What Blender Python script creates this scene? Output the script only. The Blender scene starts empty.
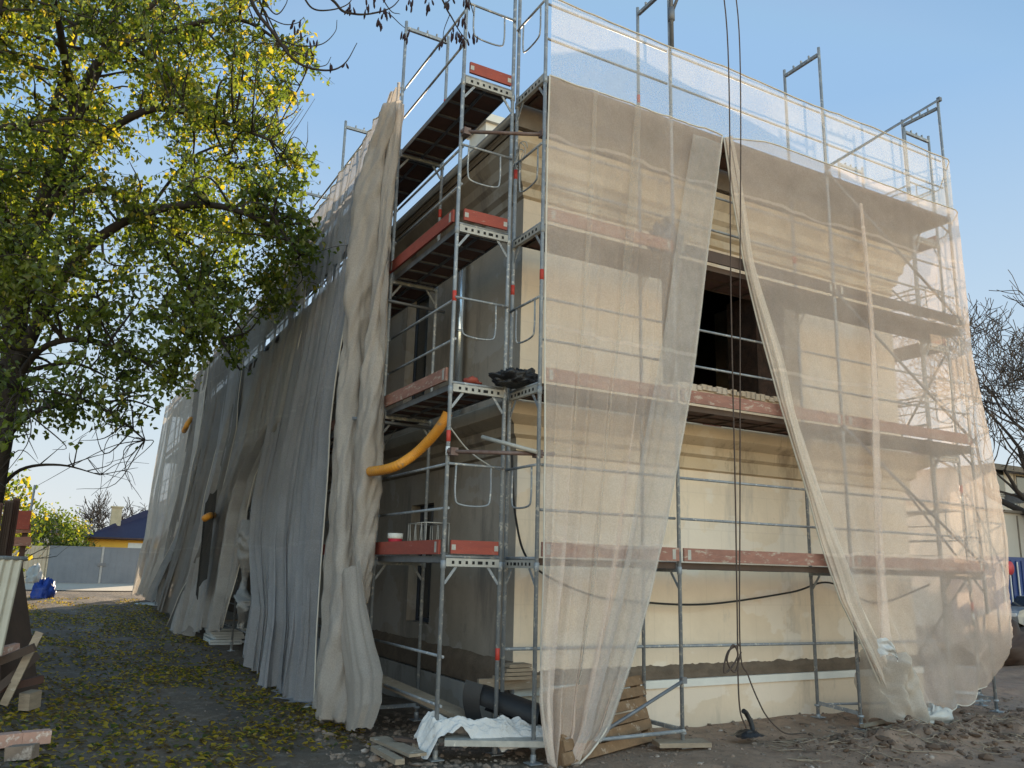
import bpy, math, random
import numpy as np
from mathutils import Vector, noise, Matrix
random.seed(7); rng = np.random.default_rng(7)
C = bpy.context.scene.collection
sc = bpy.context.scene
V = Vector
PI = math.pi

# ------------------------------------------------------------------ camera geometry
f_px = 824.554
Lv = np.array([45-512, 556-384, f_px]); Rv = np.array([2050-512, 607-384, f_px])
AX = Rv/np.linalg.norm(Rv); AY = Lv/np.linalg.norm(Lv)
AX = AX - AY*(AX@AY); AX /= np.linalg.norm(AX)
AZ = np.cross(AX, AY)
MR = np.array([AX, AY, AZ]); EYE = np.array([0, 0, 2.0])

def at(px, py, axis, val):
    """world point seen in direction (px,py) on the plane axis=val"""
    d = MR @ np.array([px-512, py-384, f_px]); t = (val-EYE[axis])/d[axis]
    p = EYE+t*d
    return V((float(p[0]), float(p[1]), float(p[2])))

cd = bpy.data.cameras.new('camera'); cam = bpy.data.objects.new('camera', cd); C.objects.link(cam)
cd.sensor_width = 36; cd.lens = 36*f_px/1024; cd.clip_end = 5000; cd.clip_start = 0.05
m = Matrix.Identity(4)
for r in range(3):
    m[r][0] = MR[r][0]; m[r][1] = -MR[r][1]; m[r][2] = -MR[r][2]; m[r][3] = EYE[r]
cam.matrix_world = m
sc.camera = cam

# ------------------------------------------------------------------ mesh builder
class MB:
    def __init__(s): s.v = []; s.f = []; s.mi = []; s.sm = []; s.m = 0; s.cols = None
    def face(s, idx, sm=False): s.f.append(tuple(idx)); s.mi.append(s.m); s.sm.append(sm)
    def add(s, vs, fs, sm=False):
        b = len(s.v); s.v.extend([tuple(x) for x in vs])
        for q in fs: s.face([b+i for i in q], sm)
    def box(s, c, size, axes=None):
        c = V(c); hx, hy, hz = size[0]/2, size[1]/2, size[2]/2
        a = axes or (V((1,0,0)), V((0,1,0)), V((0,0,1)))
        vs = [c+a[0]*(hx*i)+a[1]*(hy*j)+a[2]*(hz*k) for i in (-1,1) for j in (-1,1) for k in (-1,1)]
        s.add(vs, [(0,1,3,2),(4,6,7,5),(0,4,5,1),(2,3,7,6),(0,2,6,4),(1,5,7,3)])
    def box2(s, a, b):
        s.box([(a[i]+b[i])/2 for i in range(3)], [abs(b[i]-a[i]) for i in range(3)])
    def beam(s, p, q, w, h, up=(0,0,1)):
        p = V(p); q = V(q); d = (q-p); L = d.length; d = d/L
        up = V(up); sd = d.cross(up)
        if sd.length < 1e-4: sd = d.cross(V((1,0,0)))
        sd.normalize(); u2 = sd.cross(d)
        s.box((p+q)/2, (L, w, h), (d, sd, u2))
    def tube(s, pts, r, n=8, cap=True, rr=None):
        pts = [V(p) for p in pts]; N = len(pts); b = len(s.v)
        t0 = (pts[1]-pts[0]).normalized(); ref = V((0,0,1)) if abs(t0.z) < .9 else V((1,0,0))
        sd = t0.cross(ref).normalized()
        for i, p in enumerate(pts):
            t = (pts[min(i+1,N-1)]-pts[max(i-1,0)])
            if t.length < 1e-9: t = t0
            t.normalize(); sd = (sd-t*sd.dot(t))
            if sd.length < 1e-6: sd = t.orthogonal()
            sd.normalize(); bn = t.cross(sd)
            R = rr[i] if rr is not None else r
            for k in range(n):
                a = 2*PI*k/n; q = p+sd*(R*math.cos(a))+bn*(R*math.sin(a)); s.v.append((q.x,q.y,q.z))
        for i in range(N-1):
            for k in range(n):
                k2 = (k+1) % n
                s.face((b+i*n+k, b+i*n+k2, b+(i+1)*n+k2, b+(i+1)*n+k), True)
        if cap:
            s.face([b+k for k in range(n)][::-1]); s.face([b+(N-1)*n+k for k in range(n)])
    def lathe(s, c, prof, n=16, axis=(0,0,1)):
        ax = V(axis).normalized(); e1 = ax.orthogonal().normalized(); e2 = ax.cross(e1); c = V(c); b = len(s.v)
        for r, z in prof:
            for k in range(n):
                a = 2*PI*k/n; q = c+ax*z+e1*(r*math.cos(a))+e2*(r*math.sin(a)); s.v.append((q.x,q.y,q.z))
        for i in range(len(prof)-1):
            for k in range(n):
                k2 = (k+1) % n; s.face((b+i*n+k, b+i*n+k2, b+(i+1)*n+k2, b+(i+1)*n+k), True)
    def grid(s, fn, nu, nv, skip=None, thick=None):
        b = len(s.v)
        for j in range(nv+1):
            for i in range(nu+1):
                q = fn(i/nu, j/nv); s.v.append((q[0],q[1],q[2]))
        for j in range(nv):
            for i in range(nu):
                if skip and skip((i+.5)/nu, (j+.5)/nv): continue
                a = b+j*(nu+1)+i; s.face((a, a+1, a+nu+2, a+nu+1), True)
    def build(s, name, mats, parent=None, origin=None):
        if not isinstance(mats, (list, tuple)): mats = [mats]
        if parent is not None: o0 = V(parent['_o'])
        else: o0 = V(origin or (0,0,0))
        me = bpy.data.meshes.new(name)
        me.from_pydata([(x-o0.x, y-o0.y, z-o0.z) for x, y, z in s.v], [], s.f)
        for mt in mats: me.materials.append(mt)
        me.polygons.foreach_set('material_index', s.mi)
        me.polygons.foreach_set('use_smooth', s.sm)
        if s.cols is not None:
            ca = me.color_attributes.new('tint', 'FLOAT_COLOR', 'POINT')
            ca.data.foreach_set('color', np.asarray(s.cols, dtype=np.float32).ravel())
        me.update()
        o = bpy.data.objects.new(name, me); C.objects.link(o)
        if parent is not None: o.parent = parent
        else: o.location = o0
        o['_o'] = tuple(o0)
        return o

def tag(o, label, cat, group=None, kind=None):
    if label: o['label'] = label
    if cat: o['category'] = cat
    if group: o['group'] = group
    if kind: o['kind'] = kind
    return o
def thing(name, label, cat, loc=(0,0,0), group=None):
    o = bpy.data.objects.new(name, None); C.objects.link(o); o.location = loc; o.empty_display_size = .2
    o['_o'] = tuple(loc)
    return tag(o, label, cat, group)
def bezier(pts, n=8):
    """Catmull-Rom through points"""
    P = [V(p) for p in pts]; P = [P[0]*2-P[1]]+P+[P[-1]*2-P[-2]]; out = []
    for i in range(1, len(P)-2):
        for k in range(n):
            t = k/n; a, b, c, d = P[i-1], P[i], P[i+1], P[i+2]
            out.append(.5*((2*b)+(c-a)*t+(2*a-5*b+4*c-d)*t*t+(3*b-a-3*c+d)*t**3))
    out.append(P[-2]); return out

# ------------------------------------------------------------------ materials
def nodes(name):
    mt = bpy.data.materials.new(name); mt.use_nodes = True; nt = mt.node_tree; nt.nodes.clear()
    out = nt.nodes.new('ShaderNodeOutputMaterial'); return mt, nt, out
def N(nt, t, **kw):
    n = nt.nodes.new(t)
    for k, v in kw.items(): setattr(n, k, v)
    return n
def ramp(nt, src, stops):
    r = N(nt, 'ShaderNodeValToRGB'); e = r.color_ramp.elements
    while len(e) < len(stops): e.new(.5)
    for i, (p, c) in enumerate(stops):
        e[i].position = p; e[i].color = (c[0],c[1],c[2],1) if not isinstance(c,(int,float)) else (c,c,c,1)
    nt.links.new(src, r.inputs[0]); return r.outputs[0]
def noise_tex(nt, scale, detail=5, rough=.6, mapping=(1,1,1), coord='Object'):
    tc = N(nt, 'ShaderNodeTexCoord'); mp = N(nt, 'ShaderNodeMapping'); mp.inputs['Scale'].default_value = mapping
    nt.links.new(tc.outputs[coord], mp.inputs[0])
    t = N(nt, 'ShaderNodeTexNoise'); t.inputs['Scale'].default_value = scale; t.inputs['Detail'].default_value = detail; t.inputs['Roughness'].default_value = rough
    nt.links.new(mp.outputs[0], t.inputs['Vector']); return t.outputs['Fac']
def mix(nt, fac, a, b, mode='MIX'):
    mx = N(nt, 'ShaderNodeMix'); mx.data_type = 'RGBA'; mx.blend_type = mode
    for sock, val in ((mx.inputs[0], fac), (mx.inputs[6], a), (mx.inputs[7], b)):
        if isinstance(val, (int, float)): sock.default_value = val
        elif isinstance(val, (tuple, list)): sock.default_value = (*val[:3], 1)
        else: nt.links.new(val, sock)
    return mx.outputs[2]
def mat(name, c1, c2=None, scale=3, rough=.7, metal=0, bump=.2, bscale=None, mapping=(1,1,1), spots=None, spec=.4, bdist=.01):
    """base colour varied between c1 and c2 by noise; spots=(colour, scale, threshold) adds worn blotches"""
    mt, nt, out = nodes(name); b = N(nt, 'ShaderNodeBsdfPrincipled')
    c2 = c2 or tuple(x*.75 for x in c1)
    f = noise_tex(nt, scale, 6, .65, mapping)
    col = mix(nt, ramp(nt, f, [(.3, 0), (.7, 1)]), c1, c2)
    if spots:
        g = noise_tex(nt, spots[1], 8, .7, mapping)
        col = mix(nt, ramp(nt, g, [(spots[2], 0), (spots[2]+.08, 1)]), col, spots[0])
    nt.links.new(col, b.inputs['Base Color'])
    b.inputs['Roughness'].default_value = rough; b.inputs['Metallic'].default_value = metal
    b.inputs['Specular IOR Level'].default_value = spec
    if bump:
        bp = N(nt, 'ShaderNodeBump'); bp.inputs['Strength'].default_value = bump; bp.inputs['Distance'].default_value = bdist
        nt.links.new(noise_tex(nt, bscale or scale*6, 6, .6, mapping), bp.inputs['Height']); nt.links.new(bp.outputs[0], b.inputs['Normal'])
    nt.links.new(b.outputs[0], out.inputs[0]); return mt

def net_mat(name, col, alpha, var=.12, seams=True):
    mt, nt, out = nodes(name)
    c = mix(nt, ramp(nt, noise_tex(nt, .9, 4), [(.35, 0), (.7, 1)]), col, tuple(x*.84 for x in col))
    c = mix(nt, ramp(nt, noise_tex(nt, 3.0, 6, .7, (1,1,.25)), [(.6, 0), (.8, .35)]), c, tuple(x*.7 for x in col))
    bp = N(nt, 'ShaderNodeBump'); bp.inputs['Strength'].default_value = .55; bp.inputs['Distance'].default_value = .04
    nt.links.new(noise_tex(nt, 2.6, 6, .62, (1,1,.35)), bp.inputs['Height'])
    d = N(nt, 'ShaderNodeBsdfDiffuse'); t = N(nt, 'ShaderNodeBsdfTranslucent')
    nt.links.new(c, d.inputs[0]); nt.links.new(c, t.inputs[0]); nt.links.new(bp.outputs[0], d.inputs['Normal']); nt.links.new(bp.outputs[0], t.inputs['Normal'])
    m1 = N(nt, 'ShaderNodeMixShader'); m1.inputs[0].default_value = .3; nt.links.new(d.outputs[0], m1.inputs[1]); nt.links.new(t.outputs[0], m1.inputs[2])
    tr = N(nt, 'ShaderNodeBsdfTransparent')
    a = ramp(nt, noise_tex(nt, 1.6, 5, .7), [(.3, max(0, alpha-var)), (.7, min(1, alpha+var))])
    # sewn seams between the cloth widths: slightly denser, paler lines
    tc_ = N(nt, 'ShaderNodeTexCoord'); sp_ = N(nt, 'ShaderNodeSeparateXYZ'); nt.links.new(tc_.outputs['Object'], sp_.inputs[0])
    nw = N(nt, 'ShaderNodeMath', operation='MULTIPLY_ADD'); nw.inputs[1].default_value = .35; nt.links.new(noise_tex(nt, .6, 3), nw.inputs[0]); nt.links.new(sp_.outputs[2], nw.inputs[2])
    pp = N(nt, 'ShaderNodeMath', operation='PINGPONG'); pp.inputs[1].default_value = 1.23; nt.links.new(nw.outputs[0], pp.inputs[0])
    seam_ = ramp(nt, pp.outputs[0], [(.012, .16), (.03, 0)])
    ad_ = N(nt, 'ShaderNodeMath', operation='ADD'); ad_.use_clamp = True; nt.links.new(a, ad_.inputs[0]); nt.links.new(seam_, ad_.inputs[1]); a = ad_.outputs[0]
    # fine weave
    w = ramp(nt, noise_tex(nt, 60, 2, .5), [(.35, .86), (.65, 1.0)])
    mm = N(nt, 'ShaderNodeMath', operation='MULTIPLY'); nt.links.new(a, mm.inputs[0]); nt.links.new(w, mm.inputs[1])
    m2 = N(nt, 'ShaderNodeMixShader'); nt.links.new(mm.outputs[0], m2.inputs[0]); nt.links.new(tr.outputs[0], m2.inputs[1]); nt.links.new(m1.outputs[0], m2.inputs[2])
    nt.links.new(m2.outputs[0], out.inputs[0]); return mt

def leaf_mat(name):
    mt, nt, out = nodes(name)
    a = N(nt, 'ShaderNodeVertexColor'); a.layer_name = 'tint'
    d = N(nt, 'ShaderNodeBsdfDiffuse'); t = N(nt, 'ShaderNodeBsdfTranslucent'); g = N(nt, 'ShaderNodeBsdfGlossy'); g.inputs['Roughness'].default_value = .45
    nt.links.new(a.outputs[0], d.inputs[0])
    br = mix(nt, 1.0, a.outputs[0], (1.5,1.5,.9), 'MULTIPLY'); nt.links.new(br, t.inputs[0])
    m1 = N(nt, 'ShaderNodeMixShader'); m1.inputs[0].default_value = .6; nt.links.new(d.outputs[0], m1.inputs[1]); nt.links.new(t.outputs[0], m1.inputs[2])
    m2 = N(nt, 'ShaderNodeMixShader'); m2.inputs[0].default_value = .04; nt.links.new(m1.outputs[0], m2.inputs[1]); nt.links.new(g.outputs[0], m2.inputs[2])
    nt.links.new(m2.outputs[0], out.inputs[0]); return mt

def wall_mat(name, c1, c2, stain, joints=False):
    mt, nt, out = nodes(name); b = N(nt, 'ShaderNodeBsdfPrincipled'); b.inputs['Roughness'].default_value = .9; b.inputs['Specular IOR Level'].default_value = .15
    col = mix(nt, ramp(nt, noise_tex(nt, .55, 6, .65), [(.38, 0), (.62, 1)]), c1, c2)
    col = mix(nt, ramp(nt, noise_tex(nt, 1.1, 7, .7, (1.6,1.6,.35)), [(.52, 0), (.66, .8)]), col, stain)
    col = mix(nt, ramp(nt, noise_tex(nt, 9, 6, .75), [(.62, 0), (.74, .6)]), col, tuple(x*.7 for x in c2))
    col = mix(nt, ramp(nt, noise_tex(nt, .75, 7, .55, (1,1,1.5)), [(.54, 0), (.56, .5)]), col, tuple(min(.78, x*1.02+.05) for x in (c1[0]*.93, c1[1], c1[2]*1.12)))      # patched areas
    col = mix(nt, ramp(nt, noise_tex(nt, 2.4, 8, .75, (1,1,.5)), [(.60, 0), (.66, .45)]), col, stain)
    if joints:
        tc = N(nt, 'ShaderNodeTexCoord'); sx = N(nt, 'ShaderNodeSeparateXYZ'); nt.links.new(tc.outputs['Object'], sx.inputs[0])
        ad = N(nt, 'ShaderNodeMath', operation='ADD'); nt.links.new(sx.outputs[0], ad.inputs[0]); nt.links.new(sx.outputs[1], ad.inputs[1])
        cb = N(nt, 'ShaderNodeCombineXYZ'); nt.links.new(ad.outputs[0], cb.inputs[0]); nt.links.new(sx.outputs[2], cb.inputs[1])
        bt = N(nt, 'ShaderNodeTexBrick'); bt.inputs['Scale'].default_value = 1; bt.inputs['Brick Width'].default_value = .62; bt.inputs['Row Height'].default_value = .52
        bt.inputs['Mortar Size'].default_value = .012; bt.inputs['Mortar Smooth'].default_value = .6
        nt.links.new(cb.outputs[0], bt.inputs['Vector'])
        fm = N(nt, 'ShaderNodeMath', operation='MULTIPLY'); fm.inputs[1].default_value = .14; nt.links.new(bt.outputs['Fac'], fm.inputs[0])
        col = mix(nt, fm.outputs[0], col, tuple(x*.7 for x in c2))
    nt.links.new(col, b.inputs['Base Color'])
    bp = N(nt, 'ShaderNodeBump'); bp.inputs['Strength'].default_value = .4; bp.inputs['Distance'].default_value = .012
    nt.links.new(noise_tex(nt, 14, 8, .7), bp.inputs['Height']); nt.links.new(bp.outputs[0], b.inputs['Normal'])
    nt.links.new(b.outputs[0], out.inputs[0]); return mt

def corr_mat(name, c1, c2, axis=0, freq=14):
    return mat(name, c1, c2, 4, .6, .1, .1)

M = {}
M['steel'] = mat('galvanised_steel', (.33,.35,.37), (.20,.22,.25), 7, .62, .35, .15, spots=((.55,.53,.50), 16, .55))
M['steel_dark'] = mat('dark_steel', (.12,.13,.15), (.20,.21,.23), 6, .55, .4, .15)
M['steel_rust'] = mat('rusty_tube', (.13,.07,.055), (.2,.16,.15), 9, .7, .2, .2)
M['tape_red'] = mat('red_tape', (.5,.05,.03), (.4,.04,.03), 5, .5, 0, 0)
M['tape_white'] = mat('white_tape', (.7,.7,.7), (.6,.6,.6), 5, .5, 0, 0)
M['toe'] = mat('red_toe_board', (.33,.07,.045), (.24,.055,.042), 5, .75, 0, .25, mapping=(1,1,3), spots=((.35,.2,.16), 11, .62))
M['toe_worn'] = mat('worn_toe_board', (.33,.16,.12), (.23,.115,.09), 5, .8, 0, .25, mapping=(1,1,3), spots=((.42,.33,.27), 7, .55))
M['deck'] = mat('deck_plywood', (.14,.07,.05), (.075,.042,.033), 2.2, .8, 0, .3, spots=((.22,.15,.11), 6, .64))
M['deck_rail'] = mat('deck_profile', (.46,.44,.40), (.32,.31,.29), 9, .6, .2, .2, spots=((.62,.58,.52), 14, .6))
M['hole'] = mat('profile_hole', (.012,.012,.012), None, 3, .9, 0, 0)
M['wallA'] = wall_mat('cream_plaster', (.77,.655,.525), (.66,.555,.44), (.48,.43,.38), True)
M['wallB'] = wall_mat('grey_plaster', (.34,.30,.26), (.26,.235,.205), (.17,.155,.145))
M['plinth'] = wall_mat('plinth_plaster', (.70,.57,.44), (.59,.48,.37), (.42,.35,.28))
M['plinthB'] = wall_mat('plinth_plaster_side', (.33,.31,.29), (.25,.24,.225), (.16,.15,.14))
M['cement'] = mat('wet_cement', (.17,.13,.098), (.10,.078,.06), 5, .9, 0, .6, 25, bdist=.02)
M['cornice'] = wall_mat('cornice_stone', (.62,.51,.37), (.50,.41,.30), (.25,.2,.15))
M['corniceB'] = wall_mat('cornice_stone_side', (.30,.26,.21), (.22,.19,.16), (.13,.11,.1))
M['eave'] = mat('eave_board', (.20,.17,.14), (.14,.12,.10), 4, .8, 0, .2)
M['gutter'] = mat('zinc_gutter', (.34,.36,.39), (.27,.29,.32), 4, .4, .6, .1)
M['zinc'] = mat('new_zinc', (.62,.68,.74), (.5,.55,.6), 3, .25, .85, .05)
M['roof'] = mat('roof_sheet', (.10,.10,.105), (.07,.07,.075), 3, .6, .2, .2)
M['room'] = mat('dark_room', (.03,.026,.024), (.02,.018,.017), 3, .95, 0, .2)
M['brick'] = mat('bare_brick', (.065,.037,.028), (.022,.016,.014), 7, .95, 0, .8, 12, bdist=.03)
M['frame_blue'] = mat('window_frame', (.03,.045,.075), (.02,.03,.05), 3, .4, 0, 0)
M['white_paint'] = mat('white_paint', (.68,.67,.63), (.58,.57,.54), 3, .7, 0, .1)
M['net'] = net_mat('cream_net', (.89,.745,.655), .46, .05)
M['net_guard'] = net_mat('thin_net', (.78,.73,.68), .36, .08)
M['net_dense'] = net_mat('dense_net', (.63,.56,.49), .86, .08)
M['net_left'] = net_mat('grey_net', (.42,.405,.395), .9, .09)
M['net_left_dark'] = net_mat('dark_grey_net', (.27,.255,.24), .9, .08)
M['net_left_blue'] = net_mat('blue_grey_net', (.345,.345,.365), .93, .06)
M['net_pale'] = net_mat('pale_net', (.58,.54,.50), .84, .1)
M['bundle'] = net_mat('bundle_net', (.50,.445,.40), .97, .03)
M['hem'] = mat('net_hem', (.62,.57,.5), (.5,.46,.4), 6, .9, 0, .2)
M['yellow'] = mat('yellow_plastic', (.70,.30,.03), (.55,.22,.03), 5, .5, 0, .1, spots=((.33,.2,.09), 9, .58))
M['rope'] = mat('brown_rope', (.10,.07,.055), (.06,.045,.04), 20, .95, 0, .5, 80)
M['cable'] = mat('black_cable', (.02,.02,.022), None, 5, .6, 0, 0)
M['wood'] = mat('weathered_wood', (.34,.27,.2), (.22,.17,.125), 5, .85, 0, .4, 20, (1,1,4), spots=((.45,.4,.34), 8, .6))
M['wood_wet'] = mat('pallet_wood', (.27,.165,.09), (.15,.09,.05), 5, .85, 0, .5, 18, spots=((.38,.3,.23), 9, .58))
M['bark'] = mat('bark', (.045,.036,.03), (.025,.02,.017), 8, .95, 0, .6, 30)
M['bark_grey'] = mat('grey_bark', (.06,.05,.046), (.04,.034,.03), 8, .95, 0, .4, 30)
M['leaf'] = leaf_mat('autumn_leaf')
M['seed'] = mat('dry_seed', (.035,.014,.016), (.02,.01,.012), 10, .9, 0, .3)
M['cloth'] = mat('white_sheet', (.62,.61,.61), (.50,.49,.48), 4, .85, 0, .7, 12, bdist=.04, spots=((.36,.33,.3), 5, .6))
M['rubber'] = mat('black_rubber', (.014,.014,.016), (.02,.02,.022), 5, .55, 0, .2)
M['bag'] = mat('black_bag', (.012,.012,.014), (.02,.02,.024), 6, .35, 0, .8, 14, bdist=.03)
M['paper'] = mat('paper_bag', (.55,.52,.48), (.45,.43,.4), 5, .85, 0, .4)
M['foam'] = mat('foam_board', (.52,.56,.58), (.40,.44,.47), 4, .8, 0, .1)
M['bricks'] = mat('loose_brick', (.50,.30,.24), (.38,.22,.17), 6, .95, 0, .6, 20, spots=((.62,.52,.46), 7, .55))
M['stone'] = mat('rubble_stone', (.27,.20,.155), (.13,.10,.08), 3, .95, 0, .6, 20, spots=((.4,.34,.3), 2.3, .56))
M['corr'] = mat('cream_sheet_metal', (.52,.47,.38), (.42,.37,.29), 2, .6, .1, .1, spots=((.24,.17,.12), 5, .66))
M['rust'] = mat('rusty_sheet', (.10,.052,.04), (.06,.035,.03), 4, .8, .15, .4, spots=((.17,.1,.08), 6, .6))
M['board'] = mat('brown_board', (.095,.062,.048), (.065,.045,.036), 3, .8, 0, .3)
M['blue_tarp'] = mat('blue_tarp', (.012,.05,.30), (.012,.035,.2), 3, .5, 0, .6, 9, bdist=.03)
M['gate'] = mat('grey_gate', (.19,.21,.24), (.15,.17,.2), 1.5, .6, .2, .1)
M['gate_post'] = mat('gate_post', (.4,.4,.4), (.3,.3,.3), 4, .6, .3, .1)
M['beige'] = mat('beige_panel', (.50,.42,.31), (.42,.35,.26), 2, .7, 0, .1)
M['yellow_wall'] = mat('yellow_render', (.72,.40,.06), (.64,.36,.055), 2, .9, 0, .1)
M['roof_blue'] = mat('blue_black_roof', (.022,.018,.045), (.03,.025,.055), 3, .6, 0, .2)
M['chim'] = mat('beige_chimney', (.45,.38,.26), (.36,.3,.2), 4, .9, 0, .3)
M['roof_brown'] = mat('brown_roof', (.16,.10,.075), (.11,.075,.06), 3, .85, 0, .3)
M['white_wall'] = mat('white_render', (.66,.65,.63), (.57,.56,.55), .8, .9, 0, .1)
M['beige_wall'] = mat('grey_beige_render', (.46,.42,.37), (.40,.37,.33), .8, .9, 0, .1)
M['glass'] = mat('window_glass', (.02,.025,.03), (.03,.035,.04), 1, .12, 0, 0, spec=.8)
M['container'] = mat('blue_container', (.016,.045,.17), (.014,.035,.13), 1.5, .5, .1, .15)
M['red_sign'] = mat('red_paint', (.55,.05,.06), None, 3, .5, 0, 0)
M['car'] = mat('car_paint_grey', (.42,.43,.45), (.38,.39,.41), 2, .28, .5, 0)
M['tyre'] = mat('tyre', (.02,.02,.02), None, 5, .85, 0, .2)
M['red_plastic'] = mat('red_bucket', (.5,.03,.06), None, 3, .5, 0, 0)
M['lit_paving'] = mat('sunlit_paving', (.50,.44,.36), (.42,.37,.3), 2, .9, 0, .3)

# ------------------------------------------------------------------ ground
def H(x, y):
    h = 0.55*max(0., min(1., (y-19)/31.))
    n = noise.noise(V((x*.35, y*.35, 0)))*.06+noise.noise(V((x*1.3, y*1.3, 3)))*.035+noise.noise(V((x*4.1, y*4.1, 7)))*.014
    k = 1.0 if y < 30 else max(0, 1-(y-30)/15)
    # mud ridge in front of the short wall, right side
    e = max(0, 1-abs(y-(7.05+.05*(x-10)))/.75)*max(0, min(1, (x-7.6)/1.6))
    h += e*(.17+.16*noise.noise(V((x*1.9, y*2.4, 11)))+.09*noise.noise(V((x*5, y*6, 1)))+.05*noise.noise(V((x*12, y*12, 4))))
    # churned tracks right of the building
    if x > 12: h += min(1, (x-12)/3)*(.07*math.sin(y*2.1+.4*x)+.06*noise.noise(V((x*.8, y*2.5, 5))))*(1 if x < 40 else 0)
    # shallow ruts in the lane
    if x < 3.6 and y < 40: h += -.05*math.exp(-((x-1.1)/.35)**2)-.04*math.exp(-((x-2.75)/.35)**2)
    return h+n*k
def axis_vals(segs):
    out = [segs[0][0]]
    for a, b, st in segs:
        n = max(1, int(round((b-a)/st)))
        out += [a+(b-a)*(i+1)/n for i in range(n)]
    return out
xs = axis_vals([(-900,-100,200),(-100,-12,11),(-12,-2,.6),(-2,14.5,.085),(14.5,30,.35),(30,80,3),(80,900,150)])
ys = axis_vals([(-40,3,4),(3,5,.4),(5,12,.07),(12,26,.14),(26,55,.6),(55,130,7),(130,1200,160)])
g = MB()
for y in ys:
    for x in xs: g.v.append((x, y, H(x, y)))
nx = len(xs)
for j in range(len(ys)-1):
    for i in range(nx-1):
        a = j*nx+i; g.face((a, a+1, a+nx+1, a+nx), True)
def ground_mat():
    mt, nt, out = nodes('soil'); b = N(nt, 'ShaderNodeBsdfPrincipled')
    c = mix(nt, ramp(nt, noise_tex(nt, .6, 8, .7), [(.35,0),(.65,1)]), (.072,.053,.038), (.135,.096,.066))
    c = mix(nt, ramp(nt, noise_tex(nt, 5, 8, .75), [(.5,0),(.68,.8)]), c, (.24,.19,.15))
    # paler building sand in front of the short wall, reddish brick dust
    tc = N(nt, 'ShaderNodeTexCoord'); sx = N(nt, 'ShaderNodeSeparateXYZ'); nt.links.new(tc.outputs['Object'], sx.inputs[0])
    def ss(sock, a, b_):
        mr = N(nt, 'ShaderNodeMapRange'); mr.interpolation_type = 'SMOOTHSTEP'; mr.inputs[1].default_value = a; mr.inputs[2].default_value = b_
        nt.links.new(sock, mr.inputs[0]); return mr.outputs[0]
    mu = N(nt, 'ShaderNodeMath', operation='MULTIPLY'); nt.links.new(ss(sx.outputs[0], 4.2, 6.5), mu.inputs[0]); nt.links.new(ss(sx.outputs[1], 14, 9.5), mu.inputs[1])
    mu2 = N(nt, 'ShaderNodeMath', operation='MULTIPLY'); nt.links.new(mu.outputs[0], mu2.inputs[0]); nt.links.new(ramp(nt, noise_tex(nt, 1.7, 8, .7), [(.3,.35),(.65,1)]), mu2.inputs[1])
    c = mix(nt, mu2.outputs[0], c, (.36,.24,.17))
    mu3 = N(nt, 'ShaderNodeMath', operation='MULTIPLY'); nt.links.new(mu.outputs[0], mu3.inputs[0]); nt.links.new(ramp(nt, noise_tex(nt, 2.6, 8, .75), [(.5,0),(.62,.9)]), mu3.inputs[1])
    c = mix(nt, mu3.outputs[0], c, (.17,.112,.08))
    nt.links.new(c, b.inputs['Base Color'])
    nt.links.new(ramp(nt, noise_tex(nt, 1.2, 5), [(.3,.5),(.6,.95)]), b.inputs['Roughness'])
    bp = N(nt, 'ShaderNodeBump'); bp.inputs['Strength'].default_value = .9; bp.inputs['Distance'].default_value = .05
    nt.links.new(noise_tex(nt, 9, 10, .72), bp.inputs['Height']); nt.links.new(bp.outputs[0], b.inputs['Normal'])
    nt.links.new(b.outputs[0], out.inputs[0]); return mt
tag(g.build('ground', ground_mat()), None, None, kind='structure')
# paved strip before the gate; its sunlit band put into the pale colour
pv = MB()
pv.grid(lambda u, v: (-6+16*u, 44.5+9*v+.5*math.sin(u*9), H(-6+16*u, 44.5+9*v)+.03), 20, 8)
tag(pv.build('sunlit_paved_strip', M['lit_paving']), None, None, kind='structure')

# ------------------------------------------------------------------ leaves helper
def leaf_quads(centers, size, cols, flat=False, seed=1):
    """one small kinked leaf (2 quads) per centre"""
    r = np.random.default_rng(seed); n = len(centers)
    if flat:
        nrm = np.stack([r.normal(0,.35,n), r.normal(0,.35,n), np.ones(n)], 1)
    else:
        nrm = r.normal(0,1,(n,3)); nrm[:,2] *= .8
    nrm /= np.linalg.norm(nrm, axis=1)[:,None]
    t = r.normal(0,1,(n,3)); 
    if not flat: t[:,2] -= .9
    t -= nrm*np.sum(t*nrm,1)[:,None]; t /= np.linalg.norm(t,axis=1)[:,None]
    s_ = np.cross(nrm, t); L = size*(.6+.8*r.random(n))[:,None]; W = L*.34
    c = np.asarray(centers)
    p0 = c-t*L*.5; p1 = c-t*L*.08+s_*W+nrm*L*.10; p2 = c+t*L*.5-nrm*L*.06; p3 = c-t*L*.08-s_*W+nrm*L*.10
    vs = np.stack([p0,p1,p2,p3],1).reshape(-1,3)
    mb = MB(); mb.v = [tuple(x) for x in vs.tolist()]
    for i in range(n):
        b = 4*i; mb.face((b,b+1,b+2)); mb.face((b,b+2,b+3))
    mb.cols = np.repeat(np.concatenate([cols, np.ones((n,1))],1), 4, axis=0)
    return mb
def leaf_cols(n, r, yellow):
    g1 = np.array([.045,.075,.012]); g2 = np.array([.14,.18,.02]); y1 = np.array([.36,.32,.03]); y2 = np.array([.36,.27,.02])
    a = r.random(n)[:,None]; col = g1*(1-a)+g2*a
    isy = r.random(n) < yellow; b = r.random(n)[:,None]; col[isy] = (y1*(1-b)+y2*b)[isy]
    return col

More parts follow.
